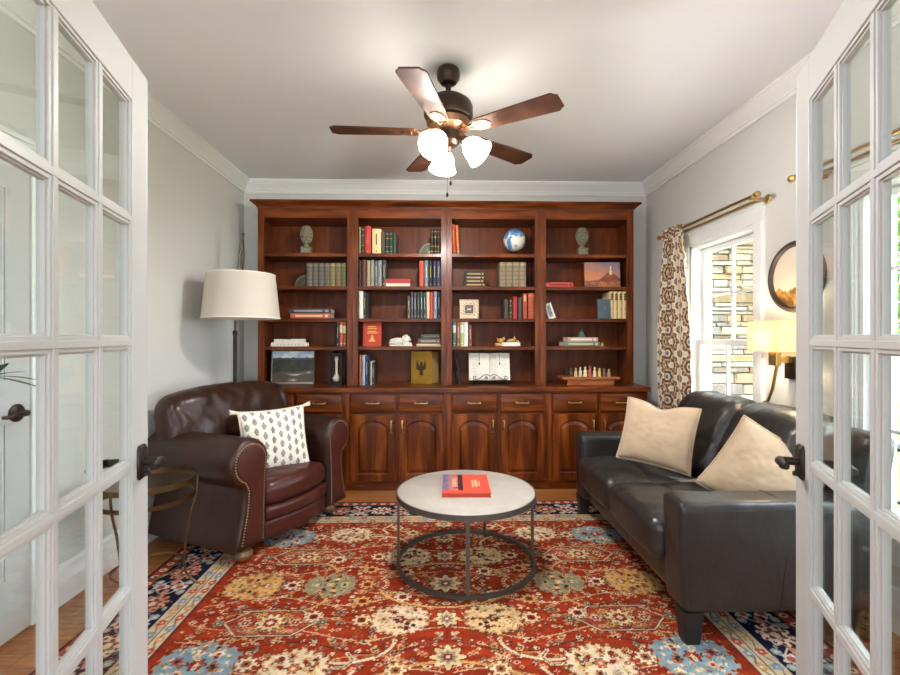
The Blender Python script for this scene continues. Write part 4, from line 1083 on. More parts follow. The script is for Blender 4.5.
for k in range(46):
    for (u, v) in ((k / 45, 1), (0, k / 45), (1, k / 45)):
        mb.ball(pillow_pos(.438, .417, .16, u, v, 1), .0045, 6, 4)
mb.build('picot_edge', M_creamtrim, pl)
pillow('throw_pillow', 'cream velvet pillow with a dented top at the bookcase end of the sofa', (1.318, 2.76, .69), (R(-18), R(5), R(-42)), .415, .38, .15, M_cream, None, .035, seed=1)
pillow('throw_pillow', 'cream velvet pillow standing on its corner behind the near sofa arm', (1.53, 2.155, .618), (R(-18), R(29), R(-44)), .40, .40, .16, M_cream, None, .0, seed=7)

# ------------------------------------------------------------------ dark loveseat
sofa = thing('sofa', 'dark charcoal leather loveseat under the windows, two cream pillows on it', 'sofa', (1.45, 2.63, .0098))
TM = Matrix.Translation((-1.45, -2.63, 0))
SY0, SY1, SX0, SX1 = 1.862, 3.36, 1.005, 1.90
AW, AZ = .175, .585
for y0, y1 in ((SY0, SY0 + AW), (SY1 - AW, SY1)):
    def armfn(p, y0=y0, y1=y1):
        t_ = (p.z - .13) / (AZ - .13)
        x = p.x - (.018 * t_ if p.x < 1.3 else 0)
        return V((x, p.y + .003 * nz(p.x * 6, p.z * 6, y0), p.z + .004 * nz(p.x * 8, p.y * 8, 1)))
    mb = MB(); mb.rbox(SX0, SX1 - .06, y0, y1, .13, AZ, .028, 16, armfn).xform(TM); a = mb.build('arm', M_dark, sofa, smooth=60)
    mb = MB()
    for yy in (y0 - .001, y1 + .001):                     # seams
        mb.tube([(SX0 + .015, yy + (.004 if yy < y0 else -.004), AZ - .034), (1.5, yy + (.003 if yy < y0 else -.003), AZ - .032), (SX1 - .07, yy + (.004 if yy < y0 else -.004), AZ - .032)], .0028, 6)
        mb.tube([(SX0 + .012, yy + (.004 if yy < y0 else -.004), .15), (SX0 - .002, yy + (.004 if yy < y0 else -.004), AZ - .04)], .0028, 6)
        mb.tube([(1.40, yy + (.002 if yy < y0 else -.002), .14), (1.425, yy + (.002 if yy < y0 else -.002), .36), (1.428, yy + (.002 if yy < y0 else -.002), AZ - .03)], .0025, 6)
    mb.tube([(1.428, y0 + .01, AZ - .004), (1.428, (y0 + y1) / 2, AZ + .001), (1.428, y1 - .01, AZ - .004)], .0025, 6)
    mb.xform(TM); mb.build('seam', M_dark, a)
mb = MB(); mb.rbox(SX0 + .03, SX1 - .04, SY0 + AW - .005, SY1 - AW + .005, .13, .27, .02, 8).xform(TM); mb.build('seat_base', M_dark, sofa, smooth=60)
ym = (SY0 + SY1) / 2
cl = [(SY0 + AW + .001, ym - .001), (ym + .001, SY1 - AW - .001)]
for k, (y0, y1) in enumerate(cl):
    def sfn(p, y0=y0, y1=y1):
        u = (p.x - 1.25) / .32; v = (p.y - (y0 + y1) / 2) / ((y1 - y0) / 2)
        top = 1 if p.z > .36 else 0
        dz = top * (.03 * max(0, 1 - u * u) * max(0, 1 - v * v) - .012 * math.exp(-((p.x - 1.22) / .012) ** 2) - .010 * math.exp(-(v / .03) ** 2) * (1 if p.x > 1.22 else 0) + .005 * nz(p.x * 10, p.y * 10, 4) - .004 * crease(p.x * 4, p.y * 7, y0))
        x = p.x - (.02 * max(0, 1 - v * v) if p.x < 1.05 else 0)
        return V((x, p.y, p.z + dz))
    mb = MB(); mb.rbox(.962, 1.56, y0, y1, .262, .445, .05, 54, sfn).xform(TM); mb.build('seat_cushion', M_dark, sofa, smooth=60)
    def bfn(p, y0=y0, y1=y1):
        v = (p.y - (y0 + y1) / 2) / ((y1 - y0) / 2); t_ = (p.z - .42) / .48
        x = p.x + .21 * t_ - (.035 * max(0, 1 - v * v) * math.sin(PI * max(0, min(1, t_))) if p.x < 1.6 else 0)
        wr = .015 * nz(p.y * 5, p.z * 7, 6) + .010 * nz(p.y * 12, p.z * 10, 8) + (.006 * crease(p.y * 5 + y0, p.z * 4, 2.1) + .005 * crease(p.y * 9 + p.z * 4, p.z * 6, 8.4)) * (1 if p.x < 1.6 else 0)
        tuft = .028 * math.exp(-((v / .1) ** 2 + ((t_ - .42) / .07) ** 2)) + .012 * math.exp(-((t_ - .45 + .05 * v) / .05) ** 2) if p.x < 1.6 else 0
        return V((x + wr + tuft, p.y, p.z + wr * .8 - .02 * t_ * abs(v) ** 3))
    yy0, yy1 = (y0 - .10 if k == 0 else y0), (y1 + .02 if k == 1 else y1)
    yy0 = max(yy0, SY0 + AW + .001) if k == 0 else yy0; yy1 = min(yy1, SY1 - AW - .001) if k == 1 else yy1
    mb = MB(); mb.rbox(1.47, 1.70, yy0, yy1, .44, .905, .085, 60, bfn).xform(TM); mb.build('back_cushion', M_dark, sofa, smooth=60)
def bk(p): return V((p.x + .10 * max(0, (p.z - .3) / .56), p.y, p.z))
mb = MB(); mb.rbox(1.70, 1.835, SY0 + .02, SY1 - .02, .13, .85, .04, 10, bk).xform(TM); mb.build('back_frame', M_dark, sofa, smooth=60)
M_legd = pmat('espresso_leg', (28, 24, 23), .4)
for x in (SX0 + .04, SX1 - .10):
    for y in (SY0 + .045, SY1 - .045):
        mb = MB(); w0, w1 = .03, .042
        mb.loops([[(x + a * w0, y + b * w0, 0) for a, b in ((-1, -1), (1, -1), (1, 1), (-1, 1))], [(x + a * w1, y + b * w1, .135) for a, b in ((-1, -1), (1, -1), (1, 1), (-1, 1))]]).xform(TM)
        mb.build('leg', M_legd, sofa, smooth=0, bevel=.003)

# ------------------------------------------------------------------ coffee table and its book
ct = thing('coffee_table', 'round coffee table with pale stone top and dark metal ring base on the rug', 'coffee table', (.158, 2.615, .0098))
M_trav = pmat('pale_travertine', (168, 161, 152), .38, var=.1, vscale=9, coat=.1)
r = .388
mb = MB(); mb.lathe([(.001, .388), (r - .012, .388), (r - .006, .392), (r - .006, .404), (r - .012, .408), (.001, .408)], seg=72); mb.build('tabletop', M_trav, ct, smooth=40)
mb = MB(); mb.loops([[((rr) * math.cos(2 * PI * k / 72), (rr) * math.sin(2 * PI * k / 72), z) for k in range(72)] for rr, z in ((r - .005, .375), (r + .002, .375), (r + .002, .405), (r - .005, .405))], ring=True); mb.build('top_rim', M_iron, ct, smooth=40)
mb = MB(); mb.loops([[((rr) * math.cos(2 * PI * k / 72), (rr) * math.sin(2 * PI * k / 72), z) for k in range(72)] for rr, z in ((r - .016, 0), (r + .002, 0), (r + .002, .02), (r - .016, .02))], ring=True); mb.build('base_ring', M_iron, ct, smooth=40)
for k in range(4):
    a = R((-92, 68, 180, 2)[k])
    mb = MB(); M3 = Matrix.Rotation(a, 3, 'Z'); mb.obox(((r - .009) * math.cos(a), (r - .009) * math.sin(a), .1985), (.014, .02, .357), M3); mb.build('leg', M_iron, ct, smooth=0)
bz = .009 + .4085
bx, by, bw, bd, bh = .158, 2.64, .262, .335, .024
cb = thing('book', 'red art book with a sunset photo on its cover, lying on the coffee table', 'book', (bx, by, bz), (0, 0, R(-1.5)))
M_redb = bookmat((202, 64, 42))
mb = MB(); mb.box(-bw / 2, bw / 2, -bd / 2, bd / 2, 0, .0025); mb.box(-bw / 2, bw / 2, -bd / 2, bd / 2, bh - .0025, bh); mb.box(-bw / 2, bw / 2, bd / 2 - .004, bd / 2, .0025, bh - .0025); mb.build('cover', M_redb, cb, smooth=0)
mb = MB(); mb.box(-bw / 2 + .004, bw / 2 - .004, -bd / 2 + .004, bd / 2 - .004, .0025, bh - .0025); mb.build('pages', pmat('red_page_edge', (186, 70, 48), .8), cb, smooth=0)
def pier(u, v):
    n = nz(u * 5, v * 6, 3)
    if u > .74: return (58, 30, 34)
    if .5 < u <= .74 and (abs(v - .9) < .03 or abs(v - .14) < .035 or abs(v - .55) < .015): return (66, 38, 40)
    c = mix((104, 92, 128), (196, 104, 88), max(0, min(1, u * 1.3 + n * .5)))
    if abs(u - .56) < .1 and abs(v - .45) < .22: c = mix(c, (232, 170, 120), .6)
    if u < .25: c = mix((84, 84, 122), c, max(0, min(1, .4 + n)))
    return c
grid_obj('cover_photo', 50, 60, lambda u, v: (-bw / 2 + u * bw * .44, -bd / 2 + .045 + v * (bd - .046), bh + .0006), pier, A_pic, cb)
mb = MB()
for k in range(9): mb.box(.048, .066, -.06 + k * .0145, -.06 + k * .0145 + .009, bh, bh + .0008)
for k in range(6): mb.box(.072, .080, -.045 + k * .0145, -.045 + k * .0145 + .009, bh, bh + .0008)
mb.box(.034, .041, -.07, .06, bh, bh + .0008)
mb.build('cover_title', pmat('pale_title', (236, 170, 130), .6), cb, smooth=0)

# ------------------------------------------------------------------ small round side table
sx, sy = -1.43, 2.33
st = thing('side_table', 'small round brass side table with mirrored tray top beside the armchair', 'side table', (sx, sy, .012))
rt = .215
mb = MB(); mb.lathe([(.001, .545), (rt - .006, .545), (rt - .006, .549), (.001, .549)], seg=56); mb.build('tray_top', pmat('smoked_mirror', (92, 74, 58), .12, .75), st)
def ring(mb, rr, z0, z1, th=.006, seg=56): mb.loops([[(q * math.cos(2 * PI * k / seg), q * math.sin(2 * PI * k / seg), z) for k in range(seg)] for q, z in ((rr - th, z0), (rr, z0), (rr, z1), (rr - th, z1))], ring=True)
mb = MB(); ring(mb, rt, .54, .566); mb.build('tray_rim', M_brassold, st)
mb = MB(); ring(mb, rt - .004, .462, .482); mb.build('lower_band', M_brassold, st)
mb = MB(); mb.tube([(.15 * math.cos(2 * PI * k / 40), .15 * math.sin(2 * PI * k / 40), .125) for k in range(40)], .0055, 8, closed=True); mb.build('stretcher_ring', M_brassold, st)
for k in range(3):
    a = R(22 + 120 * k); c, s = math.cos(a), math.sin(a)
    mb = MB(); mb.tube([(q * c, q * s, z) for q, z in ((rt + .001, .556), (rt + .003, .52), (rt - .004, .46), (.185, .36), (.165, .24), (.156, .13), (.165, .07), (.19, .03), (.218, .004))], .006, 8)
    mb.build('leg', M_brassold, st)

# ------------------------------------------------------------------ floor lamp
M_shade = None
def shade_mat(name, rgb, e):
    m, nt, b = new_mat(name)
    b.inputs['Base Color'].default_value = (*lin(rgb), 1); b.inputs['Roughness'].default_value = .9
    tc = nt.nodes.new('ShaderNodeTexCoord'); w = nt.nodes.new('ShaderNodeTexNoise'); w.inputs['Scale'].default_value = 220
    nt.links.new(tc.outputs['Object'], w.inputs['Vector']); bp = nt.nodes.new('ShaderNodeBump'); bp.inputs['Strength'].default_value = .1; nt.links.new(w.outputs['Fac'], bp.inputs['Height']); nt.links.new(bp.outputs[0], b.inputs['Normal'])
    if e: b.inputs['Emission Color'].default_value = (*lin((255, 226, 170)), 1); b.inputs['Emission Strength'].default_value = e
    else:
        out = nt.nodes['Material Output']; tl = nt.nodes.new('ShaderNodeBsdfTranslucent'); tl.inputs['Color'].default_value = (*lin(rgb), 1); mx = nt.nodes.new('ShaderNodeMixShader'); mx.inputs[0].default_value = .35
        nt.links.new(b.outputs[0], mx.inputs[1]); nt.links.new(tl.outputs[0], mx.inputs[2]); nt.links.new(mx.outputs[0], out.inputs['Surface'])
    return m
M_linen = shade_mat('linen_shade', (228, 221, 208), 0)
lx, ly = -1.600, 3.715
fl = thing('floor_lamp', 'tall black floor lamp with a wide white drum shade beside the bookcase', 'floor lamp', (lx, ly, 0))
mb = MB(); mb.lathe([(.001, 0), (.10, 0), (.10, .016), (.09, .022), (.02, .028), (.001, .03)], seg=36); mb.build('base', M_black, fl)
mb = MB(); mb.cyl((0, 0, .025), (0.0, 0, 1.30), .015, seg=14); mb.cyl((0, 0, 1.29), (0, 0, 1.325), .019, .017, seg=14); mb.build('lower_pole', M_black, fl)
top = (.062, 0, 2.085)
mb = MB(); mb.tube([(0, 0, 1.3), (.012, 0, 1.7), (.045, 0, 2.0), top], [.009, .009, .008, .008], 10); mb.build('upper_pole', M_iron, fl)
Ys = 3.45; shx = wx(241.5, Ys) - lx; shy = Ys - ly
mb = MB(); mb.tube([top, (.075, -.03, 2.07), (.11, -.10, 1.9), (shx, shy, 1.715)], .006, 8); mb.ball(top, .014, 12, 8); mb.tube([(shx, shy, 1.72), (shx, shy, 1.60)], .012, 10); mb.build('arm', M_iron, fl)
z0, z1 = 1.407, 1.735
mb = MB(); sg = 64
mb.loops([[(shx + q * math.cos(2 * PI * k / sg), shy + q * math.sin(2 * PI * k / sg), z) for k in range(sg)] for q, z in ((.268, z0), (.233, z1), (.2305, z1), (.2655, z0))], ring=True); sh = mb.build('lamp_shade', M_linen, fl, smooth=50)
for q, z in ((.2685, z0 + .004), (.2335, z1 - .004)):
    mb = MB(); mb.tube([(shx + q * math.cos(2 * PI * k / sg), shy + q * math.sin(2 * PI * k / sg), z) for k in range(sg)], .004, 6, closed=True)
    mb.build('shade_rim', pmat('shade_tape', (244, 240, 230), .8), sh)
mb = MB()
for k in range(3): mb.tube([(shx, shy, 1.715), (shx + .231 * math.cos(2 * PI * k / 3 + .5), shy + .231 * math.sin(2 * PI * k / 3 + .5), z1 - .01)], .003, 6)
mb.build('spider', M_iron, sh)
mb = MB(); mb.ball((shx, shy, 1.56), (.032, .032, .045), 14, 10); mb.build('bulb', pmat('frosted_bulb', (240, 236, 226), .3), fl)

# ------------------------------------------------------------------ wall lamp
M_litshade = shade_mat('lit_shade', (236, 222, 192), 0)
wl = thing('wall_lamp', 'brass wall lamp with a lit box shade and gooseneck under the round picture', 'wall lamp', (XR, 2.53, 1.10))
TW = Matrix.Translation((-XR, -2.53, -1.10))
mb = MB(); mb.box(XR - .03, XR, 2.47, 2.57, 1.04, 1.165).xform(TW); mb.build('wall_plate', M_bronze, wl, smooth=0, bevel=.004)
mb = MB(); mb.box(XR - .13, XR - .03, 2.505, 2.535, 1.13, 1.165); mb.box(XR - .135, XR - .105, 2.49, 2.55, 1.115, 1.2); mb.box(XR - .122, XR - .114, 2.516, 2.524, 1.15, 1.25).xform(TW); mb.build('arm', M_brass, wl, smooth=0, bevel=.003)
x0, x1, y0, y1, z0, z1 = XR - .185, XR - .05, 2.405, 2.655, 1.192, 1.362
mb = MB(); t2 = .003
mb.loops([rr for rr in ([(x0, y0, z), (x1, y0, z), (x1, y1, z), (x0, y1, z)] for z in (z0, z1))], cap0=False, cap1=False); mb.xform(TW)
ws = mb.build('lamp_shade', M_litshade, wl, smooth=0); md = ws.modifiers.new('thickness', 'SOLIDIFY'); md.thickness = t2
mb = MB(); mb.tube([(x0 + .06, 2.535, 1.2), (x0 + .06, 2.535, 1.30)], .010, 8); mb.ball((x0 + .06, 2.535, 1.30), (.02, .02, .03), 12, 8).xform(TW); mb.build('bulb', emit_mat('lit_bulb', (255, 226, 170), 3), wl)
mb = MB()
gp = [(XR - .12, 2.5, 1.125), (XR - .118, 2.52, 1.06), (XR - .118, 2.54, .98), (XR - .122, 2.57, .915), (XR - .135, 2.62, .88), (XR - .15, 2.66, .872)]
mb.tube(gp, .0085, 10); mb.xform(TW); mb.build('gooseneck', M_brass, wl)
d = (V(gp[-1]) - V(gp[-2])).normalized(); e0 = V(gp[-1])
mb = MB(); mb.tube([e0 - d * .01, e0 + d * .005, e0 + d * .03, e0 + d * .055], [.010, .016, .021, .024], 14); mb.xform(TW); mb.build('reading_head', M_brass, wl)

# ------------------------------------------------------------------ round picture
mc = (2.51, 1.605); mr = .195
M_pfr = pmat('weathered_bronze', (72, 64, 58), .5, .3)
mi = thing('round_picture', 'round picture of pale sky over autumn trees in a dark frame', 'picture', (XR, mc[0], mc[1]), (0, -PI / 2, 0))
mb = MB(); mb.loops([[(q * math.cos(2 * PI * k / 64), q * math.sin(2 * PI * k / 64), z) for k in range(64)] for q, z in ((mr, 0), (mr + .002, .02), (mr - .006, .03), (mr - .02, .03), (mr - .028, .018), (mr - .028, 0))], ring=True); mb.build('frame', M_pfr, mi, smooth=40)
def autumn(u, v):
    n = nz(u * 4, v * 5, 6) * .5 + nz(u * 14, v * 18, 2) * .4 + nz(u * 40, v * 40) * .2
    h_ = .30 + .06 * nz(u * 5, 1) + .03 * nz(u * 22, 4)
    if v > h_: return mix((206, 192, 166), (222, 212, 194), max(0, min(1, v + n * .3)))
    return mix((92, 62, 36), (206, 158, 78), max(0, min(1, .5 + n * 1.3)))
rr_ = mr - .027
grid_obj('picture_print', 48, 48, lambda u, v: ((2 * v - 1) * rr_, -(2 * u - 1) * rr_ * math.sqrt(max(0, 1 - (2 * v - 1) ** 2)), .012), autumn, A_pic, mi)
mb = MB(); mb.lathe([(.001, .004), (rr_, .004), (rr_, .010), (.001, .010)], seg=64); mb.build('backing', M_bronze, mi, smooth=0)

# ------------------------------------------------------------------ curtain rods and curtain
def rod(label, y0, y1, z, brs):
    X = XR - .105
    t = thing('curtain_rod', label, 'curtain rod', (X, (y0 + y1) / 2, z))
    T_ = Matrix.Translation((-X, -(y0 + y1) / 2, -z))
    mb = MB(); mb.cyl((X, y0, z), (X, y1, z), .011, seg=14); mb.xform(T_); mb.build('front_rod', M_brass, t)
    mb = MB(); mb.cyl((X + .06, y0 + .01, z - .012), (X + .06, y1 - .01, z - .012), .009, seg=14); mb.xform(T_); mb.build('back_rod', M_brass, t)
    for y, s in ((y0, -1), (y1, 1)):
        mb = MB(); mb.lathe([(.001, 0), (.013, 0), (.015, .008), (.010, .014), (.012, .02), (.02, .032), (.018, .046), (.008, .056), (.001, .058)], (X, y, z), 18, M=Matrix.Rotation(-s * PI / 2, 4, 'X')); mb.xform(T_); mb.build('finial', M_brass, t)
    for y in brs:
        mb = MB(); mb.box(X - .004, XR, y - .007, y + .007, z - .018, z - .004); mb.lathe([(.028, 0), (.024, .008), (.012, .014)], (XR, y, z - .01), 16, M=Matrix.Rotation(-PI / 2, 4, 'Y')); mb.xform(T_); mb.build('bracket', M_brass, t)
    return t
rod('double brass curtain rod above the window that looks onto the stone wall', 2.72, 3.86, 2.112, (2.74, 3.83))
rod('double brass curtain rod running behind the glass door', 1.20, 2.38, 2.112, (1.25, 2.33))
def curtain_col(u, v):
    base = (208, 194, 172); br = (112, 76, 50)
    gx = u * 6; k = math.floor(gx); gy = v * 11 + (.5 if k % 2 else 0)
    a, b = gx - k - .5, gy - math.floor(gy) - .5
    r = math.hypot(a * 1.0, b * .92); th = math.atan2(b, a)
    pet = .43 + .045 * math.cos(8 * th)
    if r < .085: return (88, 96, 110)
    if r < .15: return (210, 196, 172)
    if r < .25 + .02 * math.cos(6 * th): return (96, 66, 46)
    if r < .30: return (198, 176, 144)
    if r < pet: return br if math.sin(16 * th) > -.5 else (176, 146, 112)
    if r < pet + .035: return (236, 228, 212)
    q = math.hypot(abs(a) - .5, abs(b) - .5)
    if q < .10: return (150, 120, 92)
    if q < .15: return (98, 74, 56)
    return base
cu = thing('curtain', 'cream and brown patterned curtain gathered at the end of the brass rod', 'curtain', (XR - .105, 3.66, 0.02))
def curtain_pos(u, v):
    z = 2.06 * v
    g = max(0, min(1, v))
    half = .135 + .13 * math.sin(PI / 2 * min(1, (1 - g) * 2.2)) - .045 * max(0, (1 - g) - .45)
    shift = -.02 * (1 - g)
    yy = (u - .5) * 2 * half + shift
    amp = .034 * (1 - .35 * g)
    ph = u * PI * 2 * 4.5
    xx = amp * math.sin(ph) + .008 * math.sin(ph * .5 + z * 3) + .01 * (1 - g) * nz(u * 4, z * 2)
    return (xx - .004, yy + .006 * math.cos(ph) * (1 + .3 * nz(z * 2, u * 3)), z)
M_curt = attr_mat('printed_curtain_cotton', .9, bump=.05, bscale=300)
c1 = grid_obj('cloth', 220, 330, curtain_pos, curtain_col, M_curt, cu)
md = c1.modifiers.new('thickness', 'SOLIDIFY'); md.thickness = .0025
c2 = grid_obj('gathered_heading', 220, 14, lambda u, v: (.018 * math.cos(PI * v) * 0 + (.030 * math.sin(u * PI * 13) * .9 + (-.012 if v > .5 else -.012)), (u - .5) * .25 , 2.05 + v * .075), lambda u, v: curtain_col(u, .96 + v * .04), M_curt, cu)
md = c2.modifiers.new('thickness', 'SOLIDIFY'); md.thickness = .0025
# ------------------------------------------------------------------ ceiling fan
fx, fy = .057, 2.505
fan = thing('ceiling_fan', 'five-bladed brown ceiling fan with three lit glass shades', 'ceiling fan', (fx, fy, HC), (0, 0, 0))
M_fanb = pmat('oil_rubbed_bronze', (66, 52, 44), .35, .75)
M_fanc = pmat('brushed_copper', (150, 112, 86), .35, .9)
M_blade = wood('fan_blade_walnut', (52, 30, 20), (74, 44, 28), (92, 57, 37), (3, 3, 3), rough=.55, scale=3, coat=0)
mb = MB(); mb.lathe([(.044, 0), (.058, -.012), (.064, -.035), (.060, -.06), (.042, -.085), (.02, -.094), (.001, -.095)], seg=32); mb.build('canopy', M_fanb, fan)
mb = MB(); mb.cyl((0, 0, -.09), (0, 0, -.165), .014, seg=14); mb.lathe([(.014, -.125), (.024, -.135), (.026, -.155), (.014, -.165)], seg=20); mb.build('downrod', M_fanb, fan)
mb = MB(); mb.lathe([(.001, -.155), (.05, -.156), (.09, -.168), (.122, -.192), (.132, -.215), (.132, -.262), (.124, -.275), (.105, -.285), (.001, -.286)], seg=48); mb.build('motor_housing', M_fanb, fan)
mb = MB(); mb.lathe([(.112, -.283), (.12, -.295), (.108, -.325), (.085, -.342), (.06, -.348), (.001, -.349)], seg=40); mb.build('blade_hub', M_fanc, fan)
mb = MB(); mb.lathe([(.055, -.345), (.06, -.355), (.06, -.40), (.045, -.42), (.02, -.43), (.012, -.45), (.001, -.455)], seg=32); mb.build('light_fitter', M_fanb, fan)
zb = 2.374 - HC
for k in range(5):
    a = R(181.5 + 72 * k)
    Mz = Matrix.Rotation(a, 4, 'Z') @ Matrix.Rotation(R(-8), 4, 'X')
    prof = [(.17, .045), (.20, .052), (.40, .062), (.592, .070), (.604, .066), (.612, .054), (.626, .046), (.626, -.046), (.612, -.054), (.604, -.066), (.592, -.070), (.40, -.062), (.20, -.052), (.17, -.045)]
    mb = MB(); mb.loops([[(p, q, z) for p, q in prof] for z in (-.004, .004)]); mb.xform(Matrix.Translation((0, 0, zb)) @ Mz); bl = mb.build('blade', M_blade, fan, smooth=0, bevel=.0015)
    mb = MB()
    mb.prism([(.09, .012), (.15, .018), (.185, .042), (.235, .03), (.255, 0), (.235, -.03), (.185, -.042), (.15, -.018), (.09, -.012)], -.010, -.005, 'xy')
    mb.tube([(.085, 0, .02), (.12, 0, .005), (.16, 0, -.007)], .012, 8)
    for q in (-.018, .018): mb.cyl((.2, q, -.010), (.2, q, -.014), .006, seg=8)
    mb.xform(Matrix.Translation((0, 0, zb)) @ Mz); mb.build('blade_iron', M_fanc, bl, smooth=40)
M_lit = emit_mat('lit_frosted_glass', (255, 246, 234), 21)
_nt = M_lit.node_tree; _tl = _nt.nodes.new('ShaderNodeBsdfTranslucent'); _tl.inputs['Color'].default_value = (1, .99, .97, 1); _mx = _nt.nodes.new('ShaderNodeMixShader'); _mx.inputs[0].default_value = .88
_nt.links.new(_nt.nodes['Principled BSDF'].outputs[0], _mx.inputs[1]); _nt.links.new(_tl.outputs[0], _mx.inputs[2]); _nt.links.new(_mx.outputs[0], _nt.nodes['Material Output'].inputs['Surface'])
M_litb = emit_mat('lit_lamp_bulb', (255, 232, 196), 2.5)
for k, ad in enumerate((242, 342, 100)):
    a = R(ad)
    ax = V((math.cos(a) * .72, math.sin(a) * .72, -.69)).normalized()
    p0 = V((math.cos(a) * .05, math.sin(a) * .05, -.385)); p1 = p0 + V((math.cos(a) * .02, math.sin(a) * .02, 0.002)); p2 = p1 + ax * .025
    Mx = V((0, 0, 1)).rotation_difference(ax).to_matrix().to_4x4()
    mb = MB(); mb.tube([p0, p1, p2], [.011, .011, .012], 10); mb.lathe([(.001, -.01), (.024, -.008), (.028, .004), (.024, .02), (.001, .021)], p2, 18, M=Mx); lk = mb.build('lamp_socket', M_fanb, fan)
    mb = MB()
    pr = [(.024, .012), (.032, .02), (.048, .038), (.058, .06), (.063, .085), (.07, .108), (.078, .125), (.076, .126), (.067, .108), (.060, .085), (.055, .06), (.045, .04), (.03, .023), (.022, .014)]
    mb.loops([[V(p2) + Mx @ V((r_ * math.cos(2 * PI * j / 28) * (1 + (.03 * math.cos(j * PI) if z_ > .12 else 0)), r_ * math.sin(2 * PI * j / 28), z_)) for j in range(28)] for r_, z_ in pr], ring=True)
    mb.build('lamp_shade', M_lit, fan)
    mb = MB(); mb.ball(p2 + ax * .045, .022, 14, 10); mb.build('bulb', M_litb, fan)
    ld = bpy.data.lights.new('fan_bulb_light', 'POINT'); ld.energy = 21; ld.color = (1, .965, .92); ld.shadow_soft_size = .03
    lo = bpy.data.objects.new('fan_bulb_light', ld); COL.objects.link(lo); lo.location = V((fx, fy, HC)) + p2 + ax * .088
for (dx, dy, zz) in ((.012, -.02, -.615), (-.006, .02, -.665)):
    mb = MB(); mb.cyl((dx, dy, -.44), (dx, dy, zz), .0012, seg=6); pc = mb.build('pull_chain', M_brassold, fan)
    mb = MB(); mb.ball((dx, dy, zz - .012), (.007, .007, .014), 10, 8); mb.build('chain_fob', M_black, pc)

# ------------------------------------------------------------------ plant seen through the glass door
px_, py_ = -1.60, 1.52
pt = thing('potted_plant', 'slender green leafy plant behind the open glass door, in front of the flat white door', 'plant', (px_, py_, .011))
mb = MB(); mb.lathe([(.001, 0), (.085, 0), (.115, .2), (.12, .215), (.108, .215), (.105, .19), (.001, .188)], seg=28); mb.build('pot', pmat('clay_pot', (120, 84, 66), .7), pt)
mb = MB(); mb.lathe([(.001, .188), (.104, .188), (.09, .196), (.001, .2)], seg=20); mb.build('soil', pmat('potting_soil', (46, 36, 30), .95), pt)
M_leaf = pmat('dark_green_leaf', (58, 84, 50), .45, var=.25, vscale=10)
random.seed(5)
def leaf(mb, base, d, L, w, droop=.3):
    d = d.normalized(); side = d.cross(V((0, 0, 1)))
    if side.length < .1: side = V((1, 0, 0))
    side.normalize(); up = side.cross(d)
    L_ = []
    for k in range(7):
        f = k / 6; c = base + d * L * f - V((0, 0, 1)) * droop * L * f * f
        ww = w * math.sin(PI * min(.98, f * .92 + .06)) ** .8 + .0008
        L_.append([c - side * ww, c + up * ww * .12 * -1, c + side * ww, c + up * .0012])
    mb.loops(L_)
stems = [(V((-.03, .05, 1.1)), 0), (V((-.05, .0, 1.2)), 2), (V((-.04, -.05, 1.0)), 3)]
mbs, mbl = MB(), MB()
for tip, i in stems:
    mbs.tube([(0, 0, .19), V((tip.x * .3, tip.y * .3, .55)), tip], [.006, .005, .003], 7)
    for k in range(9):
        a = k * 2.4 + i; h_ = 1 - k * .05
        b = V((tip.x * h_, tip.y * h_, tip.z - k * .055))
        dd = V((math.cos(a), math.sin(a), .35))
        mbs.tube([b, b + dd.normalized() * .03], .002, 5)
        leaf(mbl, b + dd.normalized() * .028, dd, random.uniform(.08, .11), .013)
b = V((.12, .06, 1.13))
for ang, up_ in ((-.5, .5), (-.2, .25), (.1, .05), (.3, -.15), (-.9, .35), (-1.4, .2)):
    leaf(mbl, b, V((math.cos(ang) * .9, math.sin(ang) * .9, up_)), .14, .013, .15)
mbs.tube([(0, 0, .2), (.02, .02, .7), (.06, .04, 1.0), b], .004, 7)
mbs.build('stem', pmat('green_stem', (84, 92, 60), .6), pt); mbl.build('leaves', M_leaf, pt, fix=False)

